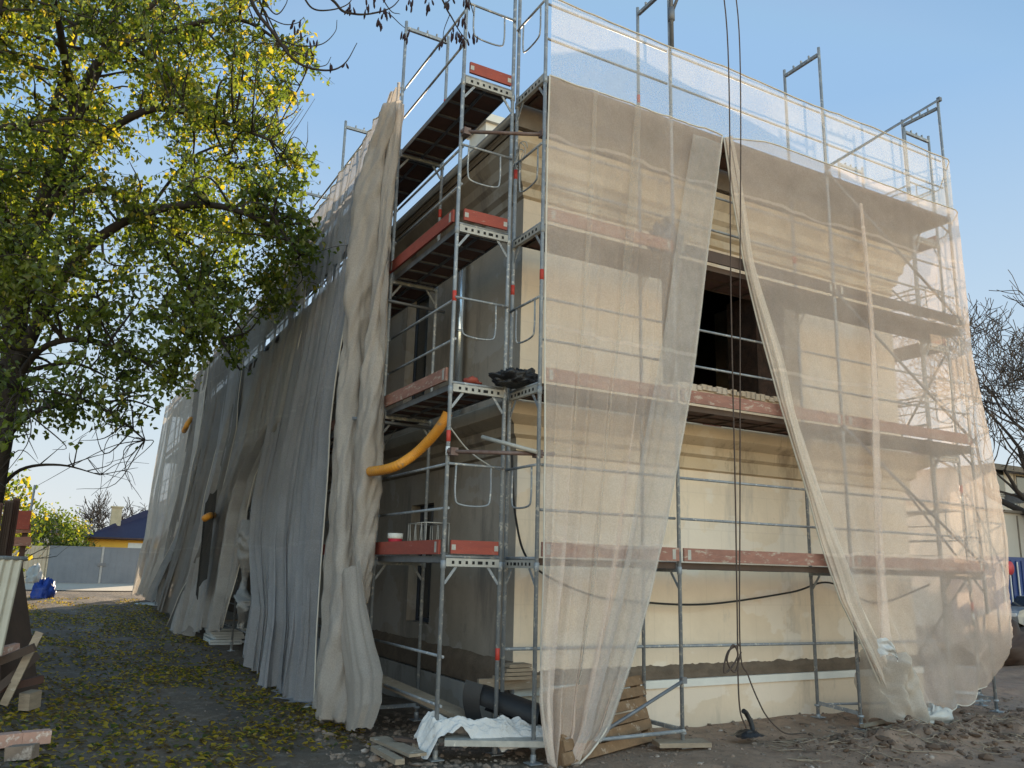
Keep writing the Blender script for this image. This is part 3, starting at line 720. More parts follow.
# nets of the long left wall
LX = 3.80
def lpoly(pts): return Poly(pts, 0, LX)
def eyelets(v0, u0, u1, n, h=.022):
    def fn(u, v):
        if abs(v-v0-.004*math.sin(u*7)) > h or not (u0 < u < u1): return False
        k = (u-u0)/(u1-u0)*n; return (k % 1) < .62 and noise.noise(V((int(k)*3.7, 1, 1))) > -.32
    return fn
specs = [
 ('blue-grey net on the long left wall beside the thick hanging bundle', 'net_left_blue', [(392,105),(372,200),(352,330),(338,430),(330,560),(326,660),(322,728)],
   [(300,242),(290,330),(270,440),(257,500),(254,540),(262,600),(257,655)], 300, 120, 20, .12, .36, 61, .22, eyelets(.212,.0,.97,20,.014)),
 ('pale grey net on the left wall, parted like a tent above stacked foam boards', 'net_left', [(312,226),(306,330),(290,420),(262,475),(253,510),(243,590),(236,628)],
   [(234,340),(222,430),(206,520),(195,590),(190,632)], 280, 120, 21, .14, .44, 62, .3, eyelets(.215,.03,.6,12,.014)),
 ('dark brownish net with deep folds and a torn black patch on the long left wall', 'net_left_dark', [(252,312),(244,430),(222,520),(203,580),(188,625)],
   [(198,376),(186,450),(172,530),(165,598)], 240, 110, 20, .14, .42, 63, .2, None),
 ('palest net at the far end of the long left wall, nearest the grey gate', 'net_pale', [(212,358),(204,450),(190,530),(168,600)],
   [(168,408),(160,460),(152,540),(141,592)], 240, 110, 20, .12, .45, 64, .3, None)]
for lab, mk, rp, lp, nu, nv, nf, a0, a1, sd, bl, holes in specs:
    mb, PP = hanging('safety_net', lab, 0, LX, -1, lpoly(rp), lpoly(lp), None, nu, nv, nf, a0, a1, sd, bl, holes, True, .25)
    o = add_net('safety_net', lab, mb, M[mk], (LX, PP(0,1).y, 0))
    if sd == 62:   # knotted tail
        kp = [at(250,520,0,LX-.15), at(247,560,0,LX-.22), at(243,590,0,LX-.3), at(246,606,0,LX-.3), at(240,628,0,LX-.35)]
        fat_roll(lambda v: bezier(kp, 8)[min(32, int(v*32))], lambda v: .11+.06*math.sin(v*11), 7, 60, 20).build('knotted_tail', M['net_left'], o)
    if sd == 63:
        q = MB(); c = at(207,545,0,LX-.55); 
        q.grid(lambda u, v: c+V((-.12*math.sin(u*PI), (u-.5)*1.3*(1-.25*v)+.1*noise.noise(V((u*4,v*4,0))), 1.0-2.0*v+.1*noise.noise(V((u*5,v*3,4)))-.5*(u-.5))), 20, 20)
        q.build('torn_patch', net_mat('black_patch', (.05,.045,.04), .97, .02), o)

# thick bundle of drawn-back net at the edge of the open bay
Rb = lpoly([(407,84),(405,150),(399,250),(391,350),(383,430),(377,520),(374,585),(383,640),(395,688),(389,726)])
Lb = lpoly([(396,94),(384,140),(374,230),(360,330),(346,420),(341,500),(337,580),(332,650),(327,700),(329,732)])
ffb = fold_fn(71, 5)
def PB(u, v):
    s0, z0 = Rb(v); s1, z1 = Lb(v); s = s0+(s1-s0)*u; z = z0+(z1-z0)*u
    rid = abs(math.sin(u*PI*2.5+.5*math.sin(v*7)+.25))           # two fat rolls with a deep valley
    d = .04+.08*rid**.75+.04*ffb(u, v*1.4)+.05*noise.noise(V((u*6, v*22, 5)))+.03*noise.noise(V((u*16, v*30, 8)))+.12*v
    s += .10*noise.noise(V((u*2, v*6, 9)))*min(1, v*6)
    z += .07*noise.noise(V((u*7, 2, 2)))*v**4
    return V((LX-d, s, max(z, H(LX-d, s)+.02)))
q = MB(); q.grid(PB, 90, 200)
q.m = 0
bundle = add_net('net_bundle', 'thick beige rolled bundle of net hanging at the edge of the open scaffold bay', q, M['bundle'], (LX, 10.9, 0))
r1 = fat_roll(pxpath([(390,106),(376,170),(366,250),(357,330),(350,410),(347,490),(345,570),(344,640),(341,722)], LX-.30), lambda v: .08+.09*math.sin(min(1,v*3)*PI/2)+.04*math.sin(v*8)+.10*max(0,v-.8), 1)
r1.build('net_roll', M['bundle'], bundle)
r2 = fat_roll(pxpath([(398,104),(391,170),(384,250),(376,330),(371,410),(366,490),(362,560),(360,606)], LX-.16), lambda v: .05+.075*math.sin(min(1,v*2)*PI/2)+.03*math.sin(v*9+2), 4)
r2.build('net_roll', M['bundle'], bundle)
# tail of the bundle flaring to the right at the bottom
tr0 = [at(*p, 0, LX-.15) for p in ((376,560),(382,600),(393,640),(402,672),(401,700),(390,726))]; tl0 = [at(*p, 0, LX-.2) for p in ((350,580),(347,620),(348,660),(352,690),(354,715),(356,730))]
ft = fold_fn(81, 4)
def PT(u, v):
    k = v*5; i = min(4, int(k)); a = tr0[i].lerp(tr0[i+1], k-i); b = tl0[i].lerp(tl0[i+1], k-i); p = a.lerp(b, u)
    return p+V((-.12-.16*(.5+.5*ft(u, v))-.08*math.sin(u*PI), 0, .03*noise.noise(V((u*9, v*7, 4)))))
q = MB(); q.grid(PT, 40, 60); q.build('loose_tail', M['bundle'], bundle)
# corner of the bundle thrown over the top rail
q = MB(); c0 = at(404,96,0,LX-.05)
q.grid(lambda u, v: c0+V((-.1-.12*math.sin(v*PI)+.05*noise.noise(V((u*5,v*5,0))), .1-(.2+2.2*u)*(v*.9)-0+1.9*u*1.0, .15-.2*v-.75*u*v+.12*noise.noise(V((u*6,v*6,3))))), 24, 24)

# ------------------------------------------------------------------ hose, ropes, cables
def hose(pts, r, name, label, nseg=10):
    P = bezier(pts, nseg); dense = []
    for i in range(len(P)-1):
        for k in range(4): dense.append(P[i].lerp(P[i+1], k/4))
    dense.append(P[-1]); q = MB(); q.tube(dense, r, 14, False, [r*(1+(.0,.07,.09,.03)[i % 4]) for i in range(len(dense))])
    q.tube(dense, r*.86, 12, True)
    return tag(q.build(name, M['yellow'], None, P[0]), label, 'tube')
hp = [at(358,471,0,3.62), at(376,471,0,3.62), at(396,466,0,3.72), at(416,453,0,3.95), at(432,437,0,4.05), at(442,424,0,4.1), at(448,413,0,4.15)]
hose(hp, .06, 'drain_hose', 'yellow corrugated tube bent through the open left bay of the scaffold')
hose([at(184,431,0,3.5), at(186,427,0,3.45), at(188,423,0,3.5), at(191,419,0,3.65)], .075, 'drain_hose', 'short yellow hose end poking out high between the far left nets')
hose([at(214,515,0,3.5), at(209,516,0,3.1), at(204,519,0,3.0)], .07, 'drain_hose', 'short yellow hose end poking out low between the far left nets, above the black patch')
def rope(pts, r, name, label, mt='rope', cat='rope', group=None, sub=10, n=7):
    P = bezier(pts, sub); q = MB(); q.tube(P, r, n); return tag(q.build(name, M[mt], None, P[-1]), label, cat, group)
RY = 7.62
rope([(7.30,RY+.1,11.15), at(727,30,1,RY), at(731,300,1,RY), at(735,480,1,RY), at(737,600,1,RY), at(739,700,1,RY), at(746,728,1,RY)], .0095, 'hoist_rope', 'left hoist rope hanging down the net opening to the black hook')
rope([(7.54,RY+.1,11.15), at(739,30,1,RY), at(740,300,1,RY), at(740,500,1,RY), at(740,645,1,RY), at(748,675,1,RY), at(758,700,1,RY), at(768,718,1,RY), at(785,733,1,RY), at(806,733,1,7.9)], .009, 'hoist_rope', 'right hoist rope whose tail runs off across the mud')
lp_ = [at(740,644,1,RY-.02), at(728,652,1,RY-.04), at(724,672,1,RY-.05), at(731,668,1,RY-.05), at(738,655,1,RY-.04), at(733,645,1,RY-.05), at(727,660,1,RY-.06), at(735,672,1,RY-.03), at(741,652,1,RY-.02)]
rope(lp_, .011, 'rope_coil', 'small brown loop of rope knotted on the hoist ropes near the ground')
hk = thing('rope_hook', 'crumpled black hook and sling lying where the hoist rope ends', 'hook', at(748,738,2,.05))
hb = at(748,738,2,.05); q = MB(); q.tube(bezier([hb+V((-.12,0,.02)), hb+V((-.03,-.05,.08)), hb+V((.07,0,.04)), hb+V((.12,.05,.13)), hb+V((.07,.08,.26)), hb+V((.0,.06,.3))],6), .03, 10); q.build('hook', M['rubber'], hk)
q = MB(); q.grid(lambda u, v: hb+V(((u-.5)*.42, (v-.5)*.25, .03+.07*math.sin(u*PI)*math.sin(v*PI)+.03*noise.noise(V((u*5,v*5,1))))), 14, 10); q.build('sling', M['bag'], hk)
rope([(4.86,8.84,3.4), (5.0,8.95,2.6), (5.3,9.05,2.05), (6.0,8.95,1.72), (6.7,8.9,1.62), (8.0,8.92,1.58), (9.6,8.9,1.75), (10.5,8.95,1.9), (11.6,9.0,1.6), (12.9,8.95,1.9)], .014, 'power_cable', 'black cable sagging below the lowest red toe boards of the short wall', 'cable', 'cable')
rope([at(349,478,0,3.9)+V((.6,1,.2)), at(404,420,0,4.5), at(436,410,0,4.4)], .008, 'wire', 'thin pale wire strung behind the yellow tube', 'deck_rail', 'wire')
rope([at(449,426,1,8.75), at(468,450,1,8.8), at(490,466,1,8.75), at(500,470,1,8.7)], .010, 'tie_rope', 'pale rope slung from the deck down to the inner scaffold post', 'deck_rail', 'rope')
wq = []
for k in range(26):
    a = k*.62; wq.append(V((4.74+.02*math.sin(a*3), 8.6+.13*math.cos(a)+.05*math.sin(a*.7), 7.22+.15*math.sin(a)+.04*math.cos(a*1.7))))
rope(wq, .006, 'wire_coil', 'tangled coil of thin wire hung on the inner posts below the top deck', 'deck_rail', 'wire', sub=5, n=5)

# ------------------------------------------------------------------ things on the decks
def crumple(name, label, c, sx, sy, sz, mt, cat, seed, nu=36, nv=20):
    q = MB(); c = V(c)
    def fn(u, v):
        a = 2*PI*u; b = (v-.5)*PI; R = 1+.35*noise.noise(V((math.cos(a)*1.6, math.sin(a)*1.6, b*1.6+seed)))+.30*noise.noise(V((math.cos(a)*4, math.sin(a)*4, b*4+seed)))
        return c+V((sx*math.cos(a)*math.cos(b)*R, sy*math.sin(a)*math.cos(b)*R, sz*(max(math.sin(b),-.55)+.55)*R))
    q.grid(fn, nu, nv); return tag(q.build(name, M[mt], None, c), label, cat)
bg = crumple('rubbish_bag', 'crumpled black plastic bag on the second deck by the building corner', (4.70, 8.48, 4.14), .30, .22, .12, 'bag', 'bag', 2, 60, 30)
crumple('rag', 'small dark red rag lying on the second deck beside the black bag', (4.22, 8.72, 4.14), .12, .1, .05, 'toe', 'rag', 5, 20, 12)
bk = thing('paint_bucket', 'small white and red bucket on the lowest left deck', 'bucket', (4.04, 10.5, 2.14))
q = MB(); q.lathe((4.04,10.5,2.14), [(0,0),(.075,0),(.095,.2)], 18); q.build('bucket_body', M['red_plastic'], bk)
q = MB(); q.lathe((4.04,10.5,2.34), [(.095,0),(.103,.005),(.103,.07),(.09,.07),(.09,.02),(0,.02)], 18); q.build('bucket_rim', M['white_paint'], bk)
rk = thing('wire_rack', 'pale wire rack standing on the lowest left deck next to the bucket', 'rack', (4.35, 9.6, 2.14))
q = MB(); cx_, cy_ = 4.36, 10.15
for zz in (.02, .40): q.tube([(cx_-.16,cy_-.3,2.14+zz),(cx_+.16,cy_-.3,2.14+zz),(cx_+.16,cy_+.3,2.14+zz),(cx_-.16,cy_+.3,2.14+zz),(cx_-.16,cy_-.3,2.14+zz)], .009, 6)
q.build('rim', M['deck_rail'], rk)
q = MB()
for k in range(7):
    y = cy_-.3+.1*k
    for x in (cx_-.16, cx_+.16): q = MB(); q.tube([(x,y,2.16),(x,y+(.05 if k%2 else -.04)*(1 if 0<k<6 else 0),2.54)], .006, 5); q.build('wire', M['deck_rail'], rk)
crumple('net_scrap', 'dark crumpled scrap of net caught on the post behind the left cream net', (6.78, 8.2, 6.1), .22, .2, .3, 'steel_dark', 'net scrap', 11)

for (px, py, lab) in ((712,427,'dark red brick lying on the ledge just under the middle deck, left of the other'),(797,434,'dark red brick lying on the ledge just under the middle deck, by the right net')):
    c = at(px, py, 1, 8.98); c.z = 4.125; q = MB(); q.box(c, (.24,.13,.115)); q.box(c+V((.02,.0,.09)), (.19,.12,.06)); tag(q.build('brick', M['toe'], None, c), lab, 'brick')
# ------------------------------------------------------------------ things at the foot of the corner
pa = thing('wooden_pallet', 'tall wet wooden pallet leaning on the wall below the left cream net', 'pallet', at(610,765,2,0))
base = at(566,766,2,.03); br_ = at(656,739,2,.03); dx = br_-base; PLN = dx.length; dx.normalize(); dn = V((.08,.50,.86)).normalized(); fn_ = dx.cross(dn).normalized()
for k in range(6):
    q = MB(); w = .115; off = .135*k
    a = base+dn*(off+w/2)+fn_*random.uniform(-.012,.012); q.box(a+dx*(PLN/2+random.uniform(-.03,.03)), (PLN+random.uniform(-.06,.06), .024, w), ((dx+dn*random.uniform(-.012,.012)).normalized(), fn_, dn))
    q.build('slat', M['wood_wet'], pa)
for k in range(3):
    q = MB(); q.box(base+dx*(.06+(PLN-.12)*k/2)-fn_*.065+dn*.40, (.09, .10, .8), (dx, fn_, dn)); q.build('bearer', M['wood_wet'], pa)
for k in range(4):
    q = MB(); q.box(base-fn_*.13+dn*(.06+.235*k)+dx*(PLN/2), (PLN,.024,.11), (dx, fn_, dn)); q.build('back_slat', M['wood_wet'], pa)
def plank(name, label, a, b, w, h, mt, cat='plank', up=(0,0,1), group=None):
    q = MB(); q.beam(a, b, w, h, up); return tag(q.build(name, M[mt], None, (V(a)+V(b))/2), label, cat, group)
plank('plank', 'grey plank sloping down beside the outer post of the open bay', (3.85,11.1,.62), (4.45,9.0,.32), .26, .05, 'wood')
plank('plank', 'pale plank end propped horizontally behind the corner posts', (4.58,9.0,.66), (5.5,8.97,.68), .05, .14, 'wood')
plank('foot_board', 'muddy board under the foot of the post beside the pallet', (6.45,8.1,.06), (7.05,7.9,.06), .26, .05, 'wood')
plank('loose_deck_board', 'perforated pale metal deck board under the white sheet', (3.95,8.5,.2), (4.9,8.05,.2), .3, .06, 'deck_rail')
plank('broken_board', 'pale broken board lying on the rubble near the hanging bundle', at(378,738,2,.12), at(418,755,2,.12), .2, .03, 'wood')
plank('broken_board', 'dark splintered board on top of the pale broken one', at(395,738,2,.17), at(425,742,2,.15), .1, .03, 'board')
plank('broken_board', 'short dirty board half buried in the rubble, left of the white sheet', at(375,748,2,.09), at(400,762,2,.1), .1, .05, 'wood')
st = thing('plaster_scraps', 'stack of plaster slabs on the plinth corner behind the outer post', 'slab stack', (5.0,8.98,.86))
q = MB()
for k in range(4): q.box((5.0+.02*k, 8.95, .74+.045*k), (.42-.04*k, .2, .036))
q.build('slabs', M['wood'], st)
# white sheet
def sheet(u, v):
    x = 3.72+1.35*u; y = 8.72-.5*u-.42*(v-.5)
    ridge = .33+.10*math.exp(-((u-.15)/.22)**2)+.05*noise.noise(V((u*6,v*5,1)))+.05*math.sin(u*9+v*5)+.05*noise.noise(V((u*13,v*11,4)))+.025*noise.noise(V((u*27,v*19,8)))
    z = ridge-(.30*max(0,.32-v)/.32*(1.1-.9*u))-.16*max(0,v-.75)/.25
    z -= .35*max(0,.10-u)/.10*.7
    return V((x, y, max(z, .03)))
q = MB(); q.grid(sheet, 110, 70); tag(q.build('white_sheet', M['cloth'], None, (4.3,8.5,.25)), 'crumpled white plastic sheet draped over the scaffold foot', 'sheet')
# curled black rubber mat
def mat_roll(u, v):
    a = V((4.62,9.0,.47)); b = V((5.08,8.35,.30)); p = a.lerp(b, v); ang = -1.0+u*4.4; R = .17*(1-.1*u)
    sx_ = V((.75,.5,.0)).normalized()
    if u > .7: pass
    return p+sx_*(R*math.cos(ang))+V((0,0,R*math.sin(ang)+.05))
q = MB(); q.grid(mat_roll, 30, 16)
rm = tag(q.build('rubber_mat', M['rubber'], None, (4.8,8.7,.3)), 'curled black rubber mat lying behind the white sheet', 'mat')
q = MB(); q.grid(lambda u, v: V((4.42+.16*u+.06*v-.10*math.sin(v*2.2), 8.95-.12*u, .32+.42*v-.05*u)), 8, 12); q.build('upturned_flap', M['rubber'], rm)

# right-hand foot: paper bag, cloth, bricks of mud
crumple('paper_sack', 'torn pale paper sack lying on the mud under the right net', at(935,722,2,.08), .3, .16, .12, 'paper', 'sack', 21)
q = MB(); c = at(886,648,1,FY-.55); q.grid(lambda u, v: c+V(((u-.5)*.34+.04*v, -.08*math.sin(u*3)+.05*noise.noise(V((u*4,v*4,1))), (.5-v)*(.22-.1*u)+.05*math.sin(u*5)-.06*u+.03*noise.noise(V((u*6,v*6,5))))), 20, 14); tag(q.build('white_rag', M['cloth'], None, c), 'white rag stuck to the foot of the right net', 'rag')
plank('lath', 'pale lath lying on the mud below the right net', at(862,726,2,.07), at(915,715,2,.07), .05, .04, 'wood')

# ------------------------------------------------------------------ left side of the lane
def corrugated(mb, p, du, dv, n, amp=.018, per=.076, wid=None):
    p = V(p); du = V(du); dv = V(dv); nr = du.cross(dv).normalized(); W = du.length
    k = int(W/per*8)
    mb.grid(lambda u, v: p+du*u+dv*v+nr*(amp*math.sin(u*W/per*2*PI)), k, 2)
    mb.grid(lambda u, v: p+du*(1-u)+dv*v-nr*.004+nr*(amp*math.sin((1-u)*W/per*2*PI)), k, 2)
sh = thing('corrugated_sheet', 'cream corrugated metal sheet leaning over the scrap pile at the lane edge', 'metal sheet', (-.6,13,0))
tR = at(23,560,1,13.6); bR = at(2,656,1,12.9); dL = V((-1.5,-.55,.02))
q = MB(); corrugated(q, bR+dL, -dL, tR-bR, 1, .02, .11)
q.build('sheet', M['corr'], sh)
q = MB(); q.tube([tR+dL+V((0,0,.02)), tR+V((.04,.01,.02))], .028, 8); q.build('top_bar', M['steel'], sh)
bd = MB(); P4 = [at(2,572,1,14.3), at(22,562,1,14.9), at(39,692,1,14.3), at(0,700,1,13.6)]
bd.add(P4+[x+V((-.03,.04,0)) for x in P4], [(0,1,2,3),(7,6,5,4),(0,4,5,1),(1,5,6,2),(2,6,7,3),(3,7,4,0)])
tag(bd.build('brown_board', M['board'], None, P4[2]), 'tall dark brown board leaning behind the cream corrugated sheet', 'board')
for i, (px, w, lab, mt) in enumerate(((-14,18,'rusty dark metal panel standing at the left picture edge','rust'),(5,9,'narrow rusty panel beside the larger one above the cream sheet','board'),(13,8,'ribbed brown panel nearest the lane above the cream sheet','rust'))):
    q = MB(); a = at(px,502-2*i,1,15+.3*i); b = at(px+w,500-2*i,1,15+.3*i); q.box2((a.x,15+.3*i,0),(b.x,15.08+.3*i,a.z))
    for k in range(4): q.box2((a.x+(b.x-a.x)*(k+.3)/4, 14.96+.3*i, .1),(a.x+(b.x-a.x)*(k+.5)/4, 14.998+.3*i, a.z-.03))
    tag(q.build('rusty_sheet', M[mt], None, (a.x,15+.3*i,0)), lab, 'panel')
rw = thing('timber_rack', 'red painted timber rack behind the rusty panels', 'rack', at(22,560,1,24))
for k in range(3):
    q = MB(); a = at(8,516+13*k,1,24); b = at(31,515+13*k,1,24); q.beam(a, b, .12, .22); q.build('rail', M['toe_worn'], rw)
for px in (12,27): q = MB(); a = at(px,520,1,24.1); q.beam(a, (a.x,a.y,0), .1, .12, (1,0,0)); q.build('upright', M['rust'], rw)
q = MB(); a = at(17,517,1,23.9); b = at(31,515,1,23.9); q.box((a+b)/2+V((0,0,-.1)), ((b-a).length, .04, .45)); q.build('sign_board', M['toe'], rw)
q = MB(); a = at(30,512,1,26); b = at(35,485,1,26); q.tube([(a.x-.05,26,0), b], .03, 8); tag(q.build('pole', M['gate_post'], None, (a.x,26,0)), 'thin leaning pole behind the red rack', 'pole')
rs = random.Random(12)
for i, (px, py, ln, ang, tl, lab) in enumerate(((22,668,.95,.2,1.25,'pinkish plank end standing beside the brown board'),(8,680,1.1,.9,.5,'grey lath crossing the scrap pile under the cream sheet'),(3,660,.9,-.6,.4,'short brown timber in the scrap pile under the cream sheet'),(-6,690,1.2,.4,.15,'long thin timber at the bottom of the scrap pile'))):
    c = at(px,py,1,13.1); d = V((math.cos(ang)*math.cos(tl), math.sin(ang)*math.cos(tl), math.sin(tl)))*ln/2
    plank('scrap_timber', lab, c-d, c+d, .1, .05, ['wood','board','board','rust'][i], 'timber', (.3,1,.2))
def brick(label, c, rz, tilt=0, sz=(.27,.14,.13), mt='bricks'):
    q = MB(); ax = V((math.cos(rz),math.sin(rz),math.sin(tilt))).normalized(); ay = V((-math.sin(rz),math.cos(rz),0)); az = ax.cross(ay)
    n = 5
    for (A,B,Cc,sa,sb,scz) in ((ax,ay,az,0,1,2),(ax,az,-ay,0,2,1),(ay,az,ax,1,2,0)):
        for sg in (1,-1):
            q.grid(lambda u, v: V(c)+A*((u-.5)*sz[sa]*sg)+B*((v-.5)*sz[sb])+Cc*(sg*sz[scz]/2)+.0*V((1,1,1)), n, n)
    return tag(q.build('brick', M[mt], None, c), label, 'brick', 'loose bricks at the lane edge')
brick('pale pink brick lying flat, the rightmost by the lane', at(36,737,2,.1), .15); brick('pinkish brick at the left picture edge beside the pale one', at(6,740,2,.1), .3); brick('dirty grey-brown brick lying in front of the pale pink one', at(22,752,2,.07), -.5, .1, mt='stone')
brick('broken pale block standing at the foot of the brown board', at(30,700,2,.12), .9, .1, (.22,.16,.22), 'wood')
brick('reddish brick tucked under the cream corrugated sheet', at(8,650,1,13.4), .5, .2, (.25,.12,.12)); 
crumple('blue_tarpaulin', 'crumpled bright blue tarpaulin heap at the far left lane edge', at(41,602,2,.2), .42, .5, .5, 'blue_tarp', 'tarpaulin', 31)
crumple('grey_sack', 'grey bulging sack on top of the blue tarpaulin heap', at(33,583,1,44), .3, .3, .45, 'foam', 'sack', 33)

# stacked foam boards at the net foot
fb = thing('foam_board_stack', 'stack of pale blue-grey foam boards on the leaves at the net foot', 'board stack', at(215,640,2,.1))
c = at(212,642,2,.12)
rs = random.Random(4)
for k in range(6):
    q = MB(); a_ = rs.uniform(-.06,.06); ax = V((math.cos(a_),math.sin(a_),0)); ay = V((-math.sin(a_),math.cos(a_),0))
    q.box(c+V((.35+rs.uniform(-.04,.04),.5+rs.uniform(-.06,.06),-.03+.062*k)), (.72,1.25,.052), (ax,ay,V((0,0,1)))); q.build('foam_board', M['foam'], fb)
plank('tilted_board', 'brown board tilted across the top of the foam stack', c+V((.2,.9,.42)), c+V((1.1,.1,.5)), .45, .03, 'wood', 'board')
for i, (px, lab) in enumerate(((264,'dark pipe offcut lying right of the foam stack'),(252,'pale pipe offcut lying against the foam stack'))):
    a = at(px,640+4*i,2,.15); q = MB(); q.tube([a, a+V((.9,1.1,.1))], .05, 10); tag(q.build('pipe_offcut', M['steel_dark' if i == 0 else 'deck_rail'], None, a), lab, 'pipe')
plank('ground_lath', 'long pale lath on the ground along the far left net', at(130,594,2,.25), at(190,624,2,.12), .12, .06, 'foam')
crumple('plastic_sheet', 'flattened pale plastic sheet on the ground at the far nets', at(160,606,2,.2), .9, 1.3, .07, 'foam', 'sheet', 44)

# ------------------------------------------------------------------ gate, fence, far houses on the left
GY = 52; gz = H(2.5, GY)
gt = thing('metal_gate', 'grey two-leaf sheet metal gate closing the end of the lane', 'gate', (2.8,GY,gz))
ga = at(45,583,1,GY).x; gm = at(99,583,1,GY).x; gb = at(152,583,1,GY).x+.4; gtop = at(100,547,1,GY).z
for i, (a, b) in enumerate(((ga, gm-.06), (gm+.06, gb))):
    q = MB(); q.box2((a,GY,gz+.06),(b,GY+.05,gtop))
    for k in range(1, 9): q.box2((a+(b-a)*k/9-.02,GY-.012,gz+.08),(a+(b-a)*k/9+.02,GY-.0005,gtop-.02))
    for z in (gz+.06, gtop-.06): q.box2((a,GY-.03,z),(b,GY-.013,z+.06))
    lf = q.build('gate_leaf', M['gate'], gt)
q = MB(); q.box2((gm-.055,GY-.05,gz),(gm+.055,GY+.06,gtop+.02)); q.build('gate_post', M['gate_post'], gt)
q = MB(); q.box2((gm-.2,GY-.1,gz+1.0),(gm+.2,GY-.051,gz+1.14)); q.build('lock_bar', M['steel_dark'], gt)
fc = thing('fence_panel', 'beige corrugated fence panel left of the grey gate', 'fence', (-.6,GY,gz))
q = MB(); fa = at(20,547,1,GY).x; corrugated(q, (fa,GY+.02,gz), (ga-fa-.08,0,0), (0,0,gtop-gz-.03), 1, .03, .2); q.build('panel', M['beige'], fc)
q = MB(); q.box2((ga-.07,GY-.04,gz),(ga-.003,GY+.06,gtop)); q.build('post', M['beige'], fc)
q = MB(); q.box2((fa-14,GY+.3,gz),(fa-.05,GY+.36,gtop-.2)); q.build('panel', M['beige'], fc)
HY = 62
yh = thing('yellow_house', 'small yellow house with steep blue-black roof behind the grey gate', 'house', (6,HY,.5))
e0 = at(86,536,1,HY); e1 = at(148,541,1,HY); ap = at(147,514,1,HY)
hx0, hx1 = e0.x+.15, e0.x+9.5; ez = e0.z
q = MB(); q.box2((hx0,HY,0),(hx1,HY+8,ez)); q.build('wall', M['yellow_wall'], yh)
rx = ap.x+.2; q = MB(); rzz = ap.z+.1
q.add([(hx0-.4,HY-.4,ez-.1),(hx1+.4,HY-.4,ez-.1),(hx1+.4,HY+8.4,ez-.1),(hx0-.4,HY+8.4,ez-.1),(rx,HY+3.6,rzz+.35),(rx+1.2,HY+4.4,rzz+.35)], [(0,1,5,4),(1,2,5),(2,3,4,5),(3,0,4),(0,3,2,1)]); q.build('roof', M['roof_blue'], yh)
q = MB(); q.tube([(hx0-.42,HY-.45,ez-.1),(hx1+.4,HY-.45,ez-.1)], .07, 8); q.tube([(hx0-.1,HY-.1,ez-.1),(hx0-.1,HY-.1,.5)], .05, 8); q.build('gutter', M['rust'], yh)
c = at(117,508,1,HY+2); q = MB(); q.box2((c.x-.33,HY+1.6,3),(c.x+.33,HY+2.2,c.z)); q.box2((c.x-.4,HY+1.53,c.z),(c.x+.4,HY+2.27,c.z+.1)); q.build('chimney', M['chim'], yh)
c = at(84,531,1,HY-.6); q = MB(); q.lathe(c, [(.0,.08),(.2,.06),(.38,0),(.42,-.05)], 18, (-.2,1,-.3)); q.tube([c+V((0,.1,0)), (hx0+.1,HY-.05,c.z-.3)], .04, 6); q.build('satellite_dish', M['eave'], yh)
a = at(128,545,1,HY); q = MB(); q.box2((a.x,HY-.04,1.3),(a.x+1.1,HY-.002,a.z+.15)); w = q.build('window', M['white_paint'], yh)
HY2 = 84
bh = thing('brown_roofed_house', 'far house with low brown roof behind the yellow bush', 'house', (0,HY2,.5))
a = at(22,518,1,HY2); b = at(62,520,1,HY2)
q = MB(); q.box2((a.x-3,HY2,0),(b.x,HY2+8,a.z-1.1)); q.build('wall', M['beige_wall'], bh)
q = MB(); q.add([(a.x-3.3,HY2-.5,a.z-1.2),(b.x+.3,HY2-.5,a.z-1.2),(b.x+.3,HY2+8.5,a.z-1.2),(a.x-3.3,HY2+8.5,a.z-1.2),(a.x-3,HY2+4,a.z+.25),(b.x,HY2+4,a.z+.25)], [(0,1,5,4),(1,2,5),(2,3,4,5),(3,0,4),(0,3,2,1)]); q.build('roof', M['roof_brown'], bh)

# ------------------------------------------------------------------ right background
wb = thing('white_building', 'white two-storey building with flat dark eaves behind the bare tree on the right', 'building', (41,26,0))
wx0 = at(983,465,1,26).x; wz = 7.9
q = MB(); q.box2((wx0,26,0),(wx0+34,36,wz)); q.build('wall', M['white_wall'], wb)
q = MB(); q.add([(wx0-.6,25.3,wz-.02),(wx0+34.6,25.3,wz-.02),(wx0+34.6,36.7,wz-.02),(wx0-.6,36.7,wz-.02),(wx0+5,31,wz+.8),(wx0+29,31,wz+.8)], [(0,1,5,4),(1,2,5),(2,3,4,5),(3,0,4),(0,3,2,1)]); q.build('roof', M['roof'], wb)
q = MB(); q.box2((wx0-.6,25.22,wz-.28),(wx0+34.6,25.32,wz+.02)); q.build('eave', M['eave'], wb)
for (px, py, w, h_) in ((998,482,1.0,1.5),(1022,492,1.3,1.9),(1060,498,1.3,1.9),(1022,535,1.2,1.5)):
    c = at(px,py,1,26); q = MB(); q.box2((c.x-w/2,25.93,c.z-h_/2),(c.x+w/2,25.998,c.z+h_/2)); fwin = q.build('window', M['beige_wall'], wb)
    q = MB(); q.box2((c.x-w/2+.1,25.90,c.z-h_/2+.1),(c.x+w/2-.1,25.929,c.z+h_/2-.1)); q.build('pane', M['glass'], fwin)
q = MB(); q.box2((wx0+1.6,24.6,wz-1.9),(wx0+2.1,25.99,wz-1.4)); q.build('air_unit', M['steel_dark'], wb)
c = at(965,512,1,24.5); d_ = at(1060,524,1,24.5)
ax_ = thing('garage_block', 'low grey-beige block in front of the white building', 'building', (20,24,0))
q = MB(); q.box2((20,23.4,0),(d_.x+12,25.2,c.z)); q.build('wall', M['beige_wall'], ax_)  # unseen left stretch added to keep the sun off the ground at right
q = MB(); q.box2((19.85,23.25,c.z),(d_.x+12.1,25.19,c.z+.12)); q.build('roof_slab', M['eave'], ax_)
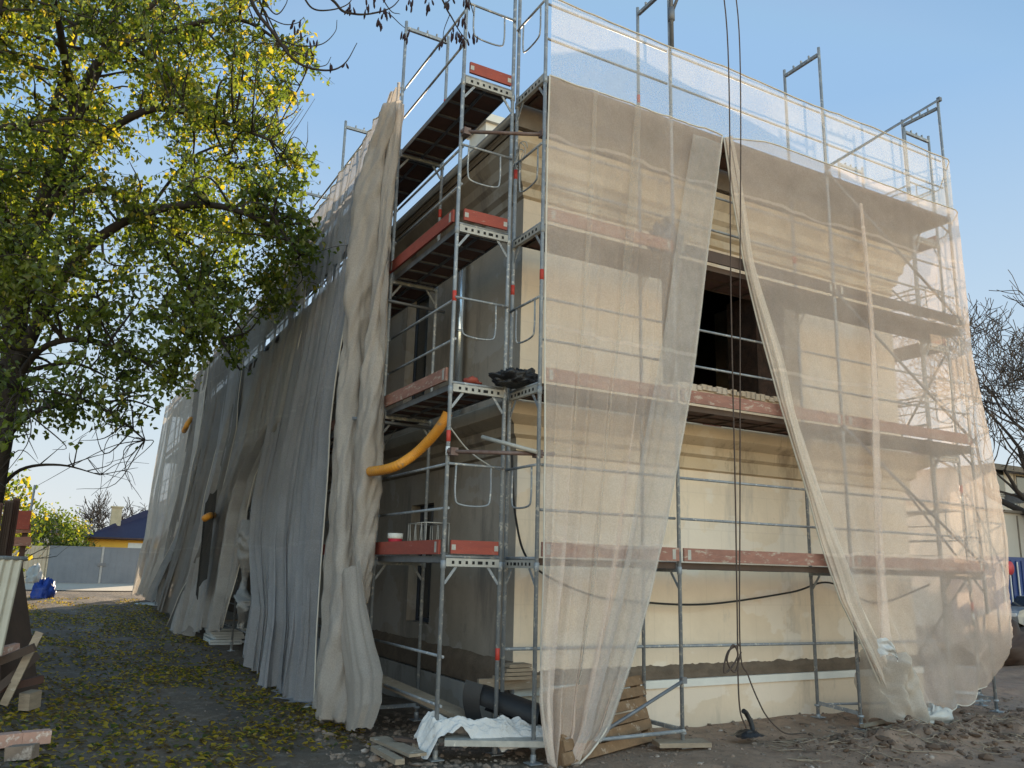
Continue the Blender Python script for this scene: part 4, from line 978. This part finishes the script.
for px in (1003, 1018): a = at(px,530,1,23.4); q = MB(); q.box2((a.x-.04,23.36,.2),(a.x+.04,23.398,c.z-.1)); q.build('pilaster', M['eave'], ax_)
ct = thing('shipping_container', 'dark blue ribbed container with a round red sign beyond the right net', 'container', (38,21,0))
ca = at(992,556,1,21); cz = ca.z; q = MB(); q.box2((ca.x,21,.25),(ca.x+6.1,23,cz))
for k in range(16): q.box2((ca.x+.1+.38*k,20.96,.4),(ca.x+.26+.38*k,20.999,cz-.15))
q.build('box', M['container'], ct)
q = MB()
for px in (1003.5, 1010.5, 1018.5): a = at(px,580,1,20.95); q.box2((a.x-.025,20.92,.5),(a.x+.025,20.958,cz-.2))
q.build('lock_rod', M['white_paint'], ct)
a = at(1010,568,1,20.9); q = MB(); q.lathe((a.x,20.9,a.z), [(0,0),(.28,0),(.28,.02),(0,.02)], 20, (0,-1,0)); q.build('round_sign', M['red_sign'], ct)
# parked car
cc = at(1029,630,2,0); K = thing('parked_car', 'grey parked car by the blue container at the right picture edge', 'car', cc)
def carbody(q, prof, y0, y1, taper=0):
    n = len(prof); q.add([(cc.x+x, cc.y+y0+taper*max(0,(z-.9)), cc.z+z) for x, z in prof]+[(cc.x+x, cc.y+y1-taper*max(0,(z-.9)), cc.z+z) for x, z in prof], [tuple(range(n))[::-1], tuple(range(n,2*n))]+[(i,(i+1)%n,n+(i+1)%n,n+i) for i in range(n)])
q = MB(); carbody(q, [(-2.1,.35),(-2.15,.62),(-2.0,.82),(-1.1,.95),(-.45,1.38),(.9,1.44),(1.7,1.0),(2.1,.92),(2.12,.4),(1.7,.25),(-1.7,.25)], -.85, .85, .18); q.build('body', M['car'], K)
q = MB(); q.m = 0
for sy in (-.865, .855):
    y = cc.y+sy*.90; q.add([(cc.x+x, y+.01*k, cc.z+z) for k in (0,1) for x, z in ((-.95,.97),(-.4,1.32),(.85,1.37),(1.4,1.0))], [(0,1,2,3),(7,6,5,4),(0,4,5,1),(1,5,6,2),(2,6,7,3),(3,7,4,0)])
q.add([(cc.x-1.08,cc.y-.75,cc.z+.98),(cc.x-1.08,cc.y+.75,cc.z+.98),(cc.x-.50,cc.y+.68,cc.z+1.38),(cc.x-.50,cc.y-.68,cc.z+1.38)], [(0,1,2,3)])
q.build('window', M['glass'], K)
for sx_ in (-1.35, 1.35):
    for sy in (-.86, .86):
        q = MB(); q.lathe((cc.x+sx_, cc.y+sy, cc.z+.32), [(0,.09),(.2,.1),(.3,.1),(.32,.06),(.32,-.06),(.3,-.1),(0,-.1)], 18, (0,1,0)); w = q.build('wheel', M['tyre'], K)
        q = MB(); q.lathe((cc.x+sx_, cc.y+sy+(.1 if sy > 0 else -.1), cc.z+.32), [(0,.012),(.19,.012),(.2,0)], 14, (0,1 if sy > 0 else -1,0)); q.build('rim', M['steel'], w)
for sy in (-.62,.62): q = MB(); q.box((cc.x-2.13,cc.y+sy,cc.z+.66), (.06,.34,.14)); q.build('headlight', M['tape_white'], K)
crumple('earth_heap', 'low dark heap of earth and scrap in front of the car', at(1003,662,2,0), 1.6, 1.2, .55, 'board', 'heap', 51)

# ------------------------------------------------------------------ trees
def grow(mb, p, d, L, r, depth, rs, spread=.55, up=.12, ends=None, rmin=.006):
    n = 4; pts = [p.copy()]; dd = d.normalized()
    for i in range(n):
        dd = (dd+V((rs.gauss(0,.14),rs.gauss(0,.14),rs.gauss(0,.12)+up*.4))).normalized(); pts.append(pts[-1]+dd*(L/n))
    rr = [max(rmin, r*(1-.45*i/n)) for i in range(n+1)]
    mb.tube(pts, r, 7 if r > .05 else 4, False, rr)
    if depth == 0:
        if ends is not None: ends.append((pts[-2], pts[-1]))
        return
    k = rs.choice((2,3,3)) if depth > 1 else rs.choice((3,4))
    for i in range(k):
        j = n if i == 0 else rs.randint(1, n); ax = V((rs.gauss(0,1),rs.gauss(0,1),rs.gauss(0,.7))); ax -= dd*ax.dot(dd); ax.normalize()
        nd = (dd+ax*rs.uniform(spread*.5, spread*1.5)+V((0,0,up))).normalized()
        grow(mb, pts[j], nd, L*rs.uniform(.62,.85), rr[j]*rs.uniform(.55,.75), depth-1, rs, spread, up, ends, rmin)
def bare_tree(label, base, h, r, depth, seed, lean=(0,0,1), group=None, rmin=.012, spread=.6):
    rs = random.Random(seed); t = thing('bare_tree', label, 'tree', base, group)
    q = MB(); base = V(base); top = base+V(lean)*h*.22
    q.tube([base-V((0,0,.2)), base.lerp(top,.5)+V((rs.gauss(0,.05),rs.gauss(0,.05),0)), top], r, 9, False, [r*1.25, r, r*.85]); q.build('trunk', M['bark_grey'], t)
    q = MB()
    for k in range(5): a = k*1.26+rs.uniform(0,.9); grow(q, top, V((math.cos(a)*.55, math.sin(a)*.55, rs.uniform(.7,1.1))), h*.24, r*.6, depth, rs, spread, .08, None, rmin)
    q.build('crown', M['bark_grey'], t)
b = at(1040,560,1,22); bare_tree('large bare tree with tangled dark twigs at the right picture edge', (b.x+2.0,22,0), 18.5, .34, 6, 8, (-.05,0,1), None, .015, .80)
for i, (px, y, h_, lab) in enumerate(((97,75,8.0,'leafless tree with upright twigs behind the fence left of the yellow house'),(137,78,8.4,'rounder leafless tree rising behind the yellow roof'))):
    b = at(px,545,1,y); bare_tree(lab, (b.x,y,.5), h_, .12, 4, 20+i, (0,0,1), 'bare trees behind the gate', .02)
# bush by the fence
def bush(label, base, w, h, n, yellow, seed, size=.22):
    r = np.random.default_rng(seed); t = thing('bush', label, 'bush', base); rs = random.Random(seed)
    q = MB(); ends = []
    for k in range(9):
        a = rs.uniform(0,6.28); grow(q, V(base), V((math.cos(a)*.5*w/h, math.sin(a)*.5, 1)), h*.42, .06, 2, rs, .6, .1, ends)
    q.build('branches', M['bark'], t)
    cl = r.normal(0,1,(60,3)); cl /= np.linalg.norm(cl,axis=1)[:,None]; cl *= (.55+.45*r.random(60))[:,None]
    cen = np.array(base)+np.array([0,0,h*.55])+cl*np.array([w/2,w/2.5,h*.5])
    pts = np.repeat(cen, n//60, axis=0)+r.normal(0,1,(n//60*60,3))*np.array([w*.08,w*.08,h*.09])
    pts[:,2] = np.maximum(pts[:,2], base[2]+.05)
    m_ = leaf_quads(pts, size, leaf_cols(len(pts), r, yellow), False, seed); m_.build('foliage', M['leaf'], t)
b = at(50,548,1,57); bush('rounded olive-green bush behind the beige fence panel', (b.x-.3,57,.5), 4.2, 3.9, 5200, .05, 3, .17)
b = at(70,548,1,58.5); bush('yellowing bush between the olive bush and the yellow house', (b.x,58.5,.5), 2.2, 3.5, 2400, .3, 4, .16)
b = at(2,540,1,40); bush('sparse pale green shrub rising behind the rusty panels', (b.x-.4,40,.3), 3.6, 4.6, 1800, .4, 6)

# big autumn tree at the left: trunk and limbs follow the photo, twigs reach for leaf clumps
tb = V((-1.0,17,H(-1,17)-.1))
bt = thing('autumn_tree', 'large tree with yellow-green autumn leaves overhanging the lane on the left', 'tree', (-1.0,17,0))
q = MB(); limbs = []
def limb(pts, r0, r1, n=7):
    P = bezier(pts, 6); rr = [r0+(r1-r0)*i/(len(P)-1) for i in range(len(P))]; q.tube(P, r0, n, False, rr)
    for i, p in enumerate(P): limbs.append((p, rr[i]))
TY = 17
trunk = [tb, at(-8,480,1,TY), at(8,390,1,TY), at(20,300,1,TY), at(38,215,1,TY), at(70,130,1,TY-.3), at(105,50,1,TY-.6), at(130,-40,1,TY-.8)]
limb(trunk, .25, .06, 12)
limb([at(16,330,1,TY), at(-10,250,1,TY+.5), at(-30,120,1,TY+1), at(-20,-20,1,TY+1.4)], .20, .06, 9)
limb([at(-2,300,1,TY+.3), at(20,190,1,TY+1.5), at(60,90,1,TY+2), at(90,-30,1,TY+2.4)], .15, .05, 8)
limb([at(14,370,1,TY), at(50,300,1,TY-.8), at(85,250,1,TY-1.5), at(140,215,1,TY-2.2), at(210,205,1,TY-3), at(270,225,1,TY-3.6), at(300,255,1,TY-4)], .13, .022)
limb([at(32,240,1,TY), at(90,150,1,TY-1), at(150,110,1,TY-2), at(215,120,1,TY-2.6), at(270,140,1,TY-3.2)], .11, .02)
limb([at(60,150,1,TY), at(100,60,1,TY-1), at(170,30,1,TY-1.6), at(240,20,1,TY-2.4), at(290,50,1,TY-3)], .10, .02)
limb([at(38,215,1,TY), at(110,190,1,TY+1), at(170,260,1,TY+.4), at(215,330,1,TY-1), at(240,370,1,TY-2.2)], .09, .015)
limb([at(6,400,1,TY), at(40,350,1,TY-1.4), at(90,340,1,TY-2), at(140,360,1,TY-2.4), at(175,385,1,TY-2.8)], .07, .012)
limb([at(-4,450,1,TY), at(30,415,1,TY-1.2), at(80,400,1,TY-1.8), at(120,420,1,TY-2.4), at(145,440,1,TY-2.6)], .06, .01)
limb([at(-10,500,1,TY), at(20,470,1,TY+.5), at(60,465,1,TY), at(100,475,1,TY-.4)], .045, .008)
limb([at(75,120,1,TY), at(60,30,1,TY-2), at(40,-60,1,TY-3.5)], .09, .03)
limb([at(28,270,1,TY), at(0,200,1,TY-2), at(-20,90,1,TY-3.5), at(10,-30,1,TY-4.5)], .10, .03)
limb([at(105,50,1,TY-.6), at(170,-10,1,TY-1.5), at(240,-60,1,TY-2)], .07, .02)
q.build('trunk', M['bark'], bt)
poly = [(-60,-60),(282,-60),(300,30),(290,90),(312,150),(308,205),(318,250),(300,300),(248,330),(238,372),(180,372),(150,440),(95,430),(40,440),(-60,430)]
def inside(x, y):
    c = False; n = len(poly)
    for i in range(n):
        x0, y0 = poly[i]; x1, y1 = poly[i-1]
        if (y0 > y) != (y1 > y) and x < (x1-x0)*(y-y0)/(y1-y0)+x0: c = not c
    return c
rs = random.Random(99); cen = []
def clump(px, py, d):
    p = at(px, py, 1, d)
    if p.x > 3.25: k = 3.25/p.x; p = V((p.x*k, p.y*k, 2+(p.z-2)*k))
    return p
while len(cen) < 90:    # secondary boughs
    px, py = rs.uniform(-60,320), rs.uniform(-60,430)
    if inside(px, py): cen.append(clump(px, py, rs.uniform(13.2,19.5)))
sec = MB()
def connect(p, pool, r1, wob, seg=5, r0max=.05):
    best = min(pool, key=lambda a: (a[0]-p).length+max(0, a[0].z-p.z)*.5-min(.6,a[1]*4))
    a = best[0]; r0 = min(r0max, best[1]*.6+.004); L = (p-a).length; mid = a.lerp(p,.5)+V((rs.gauss(0,wob),rs.gauss(0,wob),rs.gauss(0,wob)+.10))*L
    P = bezier([a, mid, p], seg); rr = [r0+(r1-r0)*i/(len(P)-1) for i in range(len(P))]
    sec.tube(P, r0, 5, False, rr); return P, rr
pool2 = list(limbs)
for p in cen:
    P, rr = connect(p, limbs, .014, .12); pool2 += [(a, b) for a, b in zip(P[2:], rr[2:])]
leafc = []; lw = []
n2 = 0; r = np.random.default_rng(5)
while n2 < 960:
    px, py = rs.uniform(-60,322), rs.uniform(-60,445)
    if not inside(px, py): continue
    dens = 1.25*noise.noise(V((px*.021, py*.021, 4)))+.25
    low = max(0, (py-290)/130)
    if dens < -.16+.28*low or rs.random() < low*.45: continue
    n2 += 1; p = clump(px, py, rs.uniform(12.8,20)); P, rr = connect(p, pool2, .0065, .16, 5, .028)
    for k in range(rs.randint(2,4)):     # spurs
        a = P[rs.randint(3,len(P)-1)]; e_ = a+V((rs.gauss(0,.28),rs.gauss(0,.28),rs.gauss(-.02,.2))); sec.tube([a, a.lerp(e_,.5)+V((0,0,.03)), e_], .005, 3, False, [.006,.005,.003])
        for j in range(rs.randint(6,13)): t_ = rs.random()*.9+.15; c = a.lerp(e_, t_); leafc.append((c.x+rs.gauss(0,.06), c.y+rs.gauss(0,.06), c.z-.05+rs.gauss(0,.06)))
    for j in range(rs.randint(14,30)):
        a = P[rs.randint(len(P)//3,len(P)-1)]; leafc.append((a.x+rs.gauss(0,.13), a.y+rs.gauss(0,.13), a.z+rs.gauss(-.05,.11)))
for k in range(150):   # leafless fine twigs at the lower left and the rim
    px, py = rs.uniform(-40,150), rs.uniform(330,500)
    if k > 110: px, py = rs.uniform(240,315), rs.uniform(60,220)
    P, rr = connect(clump(px, py, rs.uniform(13,18)), pool2, .003, .2, 5, .014)
sec.build('branches', M['bark'], bt)
leafc = np.array(leafc); n = len(leafc)
yl = np.clip(.05+.20*(leafc[:,2]-7)/7, .02, .26)
tn = np.array([noise.noise(V((float(c[0])*.9, float(c[1])*.9, float(c[2])*.9))) for c in leafc])      # sprays turn colour together
cl_ = leaf_cols(n, r, 0.0); cl_ = cl_*(1-.0)+np.clip(.35+1.2*tn,0,1)[:,None]*np.array([.07,.065,.004]); isy = r.random(n) < yl*(1+2.2*tn); cl_[isy] = leaf_cols(int(isy.sum()), r, 1.0)
leaf_quads(leafc, .106, cl_, False, 8).build('foliage', M['leaf'], bt)

# ash tree just outside the left edge whose bare twigs with seed bunches hang into the top of the view
at_ = thing('ash_tree', 'bare twigs with dark hanging seed bunches reaching into the top of the view', 'tree', (-3.2,6.5,0))
q = MB()
def tw(pts, r0, r1, n=6):
    P = bezier(pts, 7); q.tube(P, r0, n, False, [r0+(r1-r0)*i/(len(P)-1) for i in range(len(P))]); return P
tw([(-3.2,6.5,-.1),(-3.1,6.5,3),(-2.7,6.6,6),(-1.4,6.8,8.4),(-.2,7,8.9),(.9,7.1,8.3)], .2, .04, 10); tw([(-2.7,6.6,6),(-1.8,6.6,9),(0,6.5,10),(1.6,6.5,9.4),(2.6,6.6,8.7)], .12, .025, 8)
q.build('trunk', M['bark'], at_)
q = MB(); SP = []
D7 = 7.0
def px7(x, y, d=D7): return at(x, y, 1, d)
T1 = tw([(.9,7.1,8.3), px7(236,-60), px7(252,2), px7(275,35), px7(292,58), px7(310,68), px7(332,70), px7(346,62), px7(357,43)], .022, .004)
tw([px7(280,40), px7(300,46), px7(322,44), px7(335,32), px7(337,20)], .007, .003); tw([px7(262,14), px7(283,24), px7(297,23), px7(304,17)], .006, .003)
tw([px7(284,50), px7(297,42), px7(306,35)], .005, .003); tw([px7(314,67), px7(326,65), px7(331,57)], .005, .003); tw([px7(258,-8), px7(275,14), px7(286,4), px7(288,-10)], .008, .003)
T2 = tw([(2.6,6.6,8.7), px7(330,-30), px7(338,6), px7(355,14), px7(375,13), px7(392,7), px7(402,-4)], .018, .004)
tw([px7(300,-10), px7(312,8), px7(330,10), px7(348,4), px7(356,-10)], .010, .004); tw([px7(372,13), px7(386,12), px7(400,24), px7(405,28)], .006, .003); tw([px7(375,-15), px7(390,10), px7(400,14)], .007, .003)
tw([(2.6,6.6,8.7), px7(428,-40), px7(444,3), px7(452,18), px7(460,32), px7(468,42)], .014, .004); tw([px7(445,5), px7(460,-12)], .008, .004); tw([px7(450,14), px7(444,30), px7(443,42)], .005, .003); tw([px7(462,-20), px7(470,2), px7(474,16)], .009, .004)
q.build('twig', M['bark'], at_)
rs = random.Random(17)
for (x, y, k) in ((297,26,7),(313,40,3),(309,50,3),(332,65,2),(344,66,2),(351,10,6),(366,7,4),(384,11,5),(379,23,6),(388,13,3),(405,34,6),(427,3,6),(410,2,5),(448,4,5),(453,34,6),(460,37,7),(467,4,7),(463,42,7),(473,37,6),(443,43,4),(463,20,5),(454,-4,4),(372,-2,3),(385,-3,4)):
    c = px7(x, y-4); q = MB()
    for j in range(k):
        a = c+V((rs.gauss(0,.022),rs.gauss(0,.022),rs.gauss(-.02,.025))); e_ = a+V((rs.gauss(0,.015),rs.gauss(0,.015),-rs.uniform(.06,.11)))
        q.tube([a, a.lerp(e_,.35), a.lerp(e_,.75), e_], .01, 5, True, [.003,.010,.011,.003])
    q.build('seed_bunch', M['seed'], at_)

# ------------------------------------------------------------------ fallen leaves and rubble
r = np.random.default_rng(21); pts = []
while len(pts) < 19000:
    y = 6.5+33*r.random()**1.5; x = -2.6+6.3*r.random()
    dn_ = noise.noise(V((x*.7, y*.5, 2)))+.35-.30*max(0, (9.5-y)/3)-.5*max(0,(y-30)/9)
    if y < 9.5 and x > 2.2: dn_ -= .3
    if r.random() > .25+dn_: continue
    pts.append((x, y, H(x, y)+.012+.015*r.random()))
pts = np.array(pts); n = len(pts); lc = leaf_cols(n, r, .66)*np.array([1.12,.98,1.2]); br = r.random(n) < .4; lc[br] = np.array([.15,.10,.04])*(.6+.8*r.random((int(br.sum()),1)))
m_ = leaf_quads(pts, .078, lc, True, 5); o = m_.build('leaf_litter', M['leaf'])
tag(o, 'yellow fallen leaves scattered over the dark lane', 'leaves', kind='stuff')
PHI = (1+5**.5)/2
ICO = [V(p).normalized() for p in ((-1,PHI,0),(1,PHI,0),(-1,-PHI,0),(1,-PHI,0),(0,-1,PHI),(0,1,PHI),(0,-1,-PHI),(0,1,-PHI),(PHI,0,-1),(PHI,0,1),(-PHI,0,-1),(-PHI,0,1))]
ICF = [(0,11,5),(0,5,1),(0,1,7),(0,7,10),(0,10,11),(1,5,9),(5,11,4),(11,10,2),(10,7,6),(7,1,8),(3,9,4),(3,4,2),(3,2,6),(3,6,8),(3,8,9),(4,9,5),(2,4,11),(6,2,10),(8,6,7),(9,8,1)]
def rubble(name, label, n, gen, smin, smax, mt, seed):
    rs = random.Random(seed); q = MB()
    for i in range(n):
        x, y = gen(rs); s_ = smin+(smax-smin)*rs.random()**4; z = H(x, y)+s_*rs.uniform(-.05,.12)
        Rm = Matrix.Rotation(rs.uniform(0,6.28),3,'Z') @ Matrix.Rotation(rs.gauss(0,.35),3,'X'); sx_, sy_, sz_ = rs.uniform(.4,.7), rs.uniform(.3,.5), rs.uniform(.16,.36)
        q.add([Rm @ V((p.x*s_*sx_*rs.uniform(.7,1.2), p.y*s_*sy_*rs.uniform(.7,1.2), p.z*s_*sz_*rs.uniform(.7,1.2)))+V((x,y,z)) for p in ICO], ICF)
    return tag(q.build(name, mt), label, 'rubble', kind='stuff')
rubble('rubble', 'brick and plaster rubble strewn at the foot of the corner', 1500, lambda s: (s.uniform(2.9,5.2), s.uniform(7.6,11.5)), .015, .12, M['stone'], 1)
rubble('gravel', 'loose stones and clods on the mud before the short wall', 2600, lambda s: (s.uniform(4.6,16), 6.2+3.0*s.random()), .012, .09, M['stone'], 2)
rubble('pebbles', 'small stones scattered over the lane', 1300, lambda s: (s.uniform(-2,4), 6.6+8*s.random()**1.4), .01, .05, M['stone'], 3)
rubble('clods', 'dark clods of churned earth along the mud ridge', 1600, lambda s: (s.uniform(8.0,16), 7.0+s.gauss(0,.5)), .02, .17, mat('dark_clod', (.16,.105,.075), (.09,.062,.046), 3, .95, 0, .6, 20), 6)
# matted roots and strings on the mud
q = MB(); rs = random.Random(8)
for k in range(150):
    x, y = rs.uniform(7.6,12.2), rs.uniform(6.4,7.8); a = rs.uniform(0,6.28); L = rs.uniform(.1,.38); P = [V((x+math.cos(a)*L*t+rs.gauss(0,.02), y+math.sin(a)*L*t+rs.gauss(0,.02), 0)) for t in (0,.35,.7,1)]
    for p in P: p.z = H(p.x,p.y)+.015+rs.random()*.02
    q.tube(P, .006, 4, False)
tag(q.build('root_litter', M['wood']), 'matted twigs and root ends on the mud ridge', 'twigs', kind='stuff')

# ------------------------------------------------------------------ light
SUN_A, SUN_E = 58, 12.5       # degrees from +X towards +Y, elevation
S = V((math.cos(math.radians(SUN_A))*math.cos(math.radians(SUN_E)), math.sin(math.radians(SUN_A))*math.cos(math.radians(SUN_E)), math.sin(math.radians(SUN_E))))
ld = bpy.data.lights.new('sun', 'SUN'); ld.energy = 5.0; ld.angle = math.radians(.5); ld.color = (1,.80,.55)
lo = bpy.data.objects.new('sun', ld); C.objects.link(lo); lo.rotation_euler = S.to_track_quat('Z','Y').to_euler()
w = bpy.data.worlds.new('World'); sc.world = w; w.use_nodes = True; nt = w.node_tree; nt.nodes.clear()
sky = nt.nodes.new('ShaderNodeTexSky'); sky.sky_type = 'NISHITA'; sky.sun_disc = False; sky.sun_elevation = math.radians(SUN_E); sky.sun_rotation = math.radians(90-SUN_A)
sky.air_density = 1.0; sky.dust_density = .3; sky.ozone_density = 1.3
bg_ = nt.nodes.new('ShaderNodeBackground'); bg_.inputs[1].default_value = .15; wo = nt.nodes.new('ShaderNodeOutputWorld')
gm_ = N(nt, 'ShaderNodeGamma'); gm_.inputs[1].default_value = .66; nt.links.new(sky.outputs[0], gm_.inputs[0])
hs = N(nt, 'ShaderNodeHueSaturation'); hs.inputs['Saturation'].default_value = 1.42; hs.inputs['Value'].default_value = 1.0; nt.links.new(gm_.outputs[0], hs.inputs['Color'])
# added fill: sky behind the camera brightened and warmed to light the front wall
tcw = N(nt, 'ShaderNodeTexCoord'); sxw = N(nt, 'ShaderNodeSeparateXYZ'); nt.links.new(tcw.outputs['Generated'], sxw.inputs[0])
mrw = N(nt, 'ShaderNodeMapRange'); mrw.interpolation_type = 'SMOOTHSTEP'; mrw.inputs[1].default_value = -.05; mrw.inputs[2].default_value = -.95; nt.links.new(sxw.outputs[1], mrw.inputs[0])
warm_fill = mix(nt, mrw.outputs[0], (1,1,1), (4.9,3.85,2.95)); skyc = mix(nt, 1.0, mix(nt, 1.0, hs.outputs[0], ramp(nt, sxw.outputs[2], [(.0,(2.45,2.5,2.45)),(.16,(1.9,2.3,2.6)),(.5,(1.0,1.62,2.45))]), 'DARKEN'), warm_fill, 'MULTIPLY')
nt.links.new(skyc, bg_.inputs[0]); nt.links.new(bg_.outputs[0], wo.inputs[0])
sc.view_settings.view_transform = 'Standard'; sc.view_settings.look = 'None'; sc.view_settings.gamma = 1; sc.view_settings.exposure = 1.15
sc.cycles.transparent_max_bounces = 24; sc.cycles.max_bounces = 7; sc.cycles.diffuse_bounces = 4
for o in bpy.data.objects:
    if '_o' in o: del o['_o']
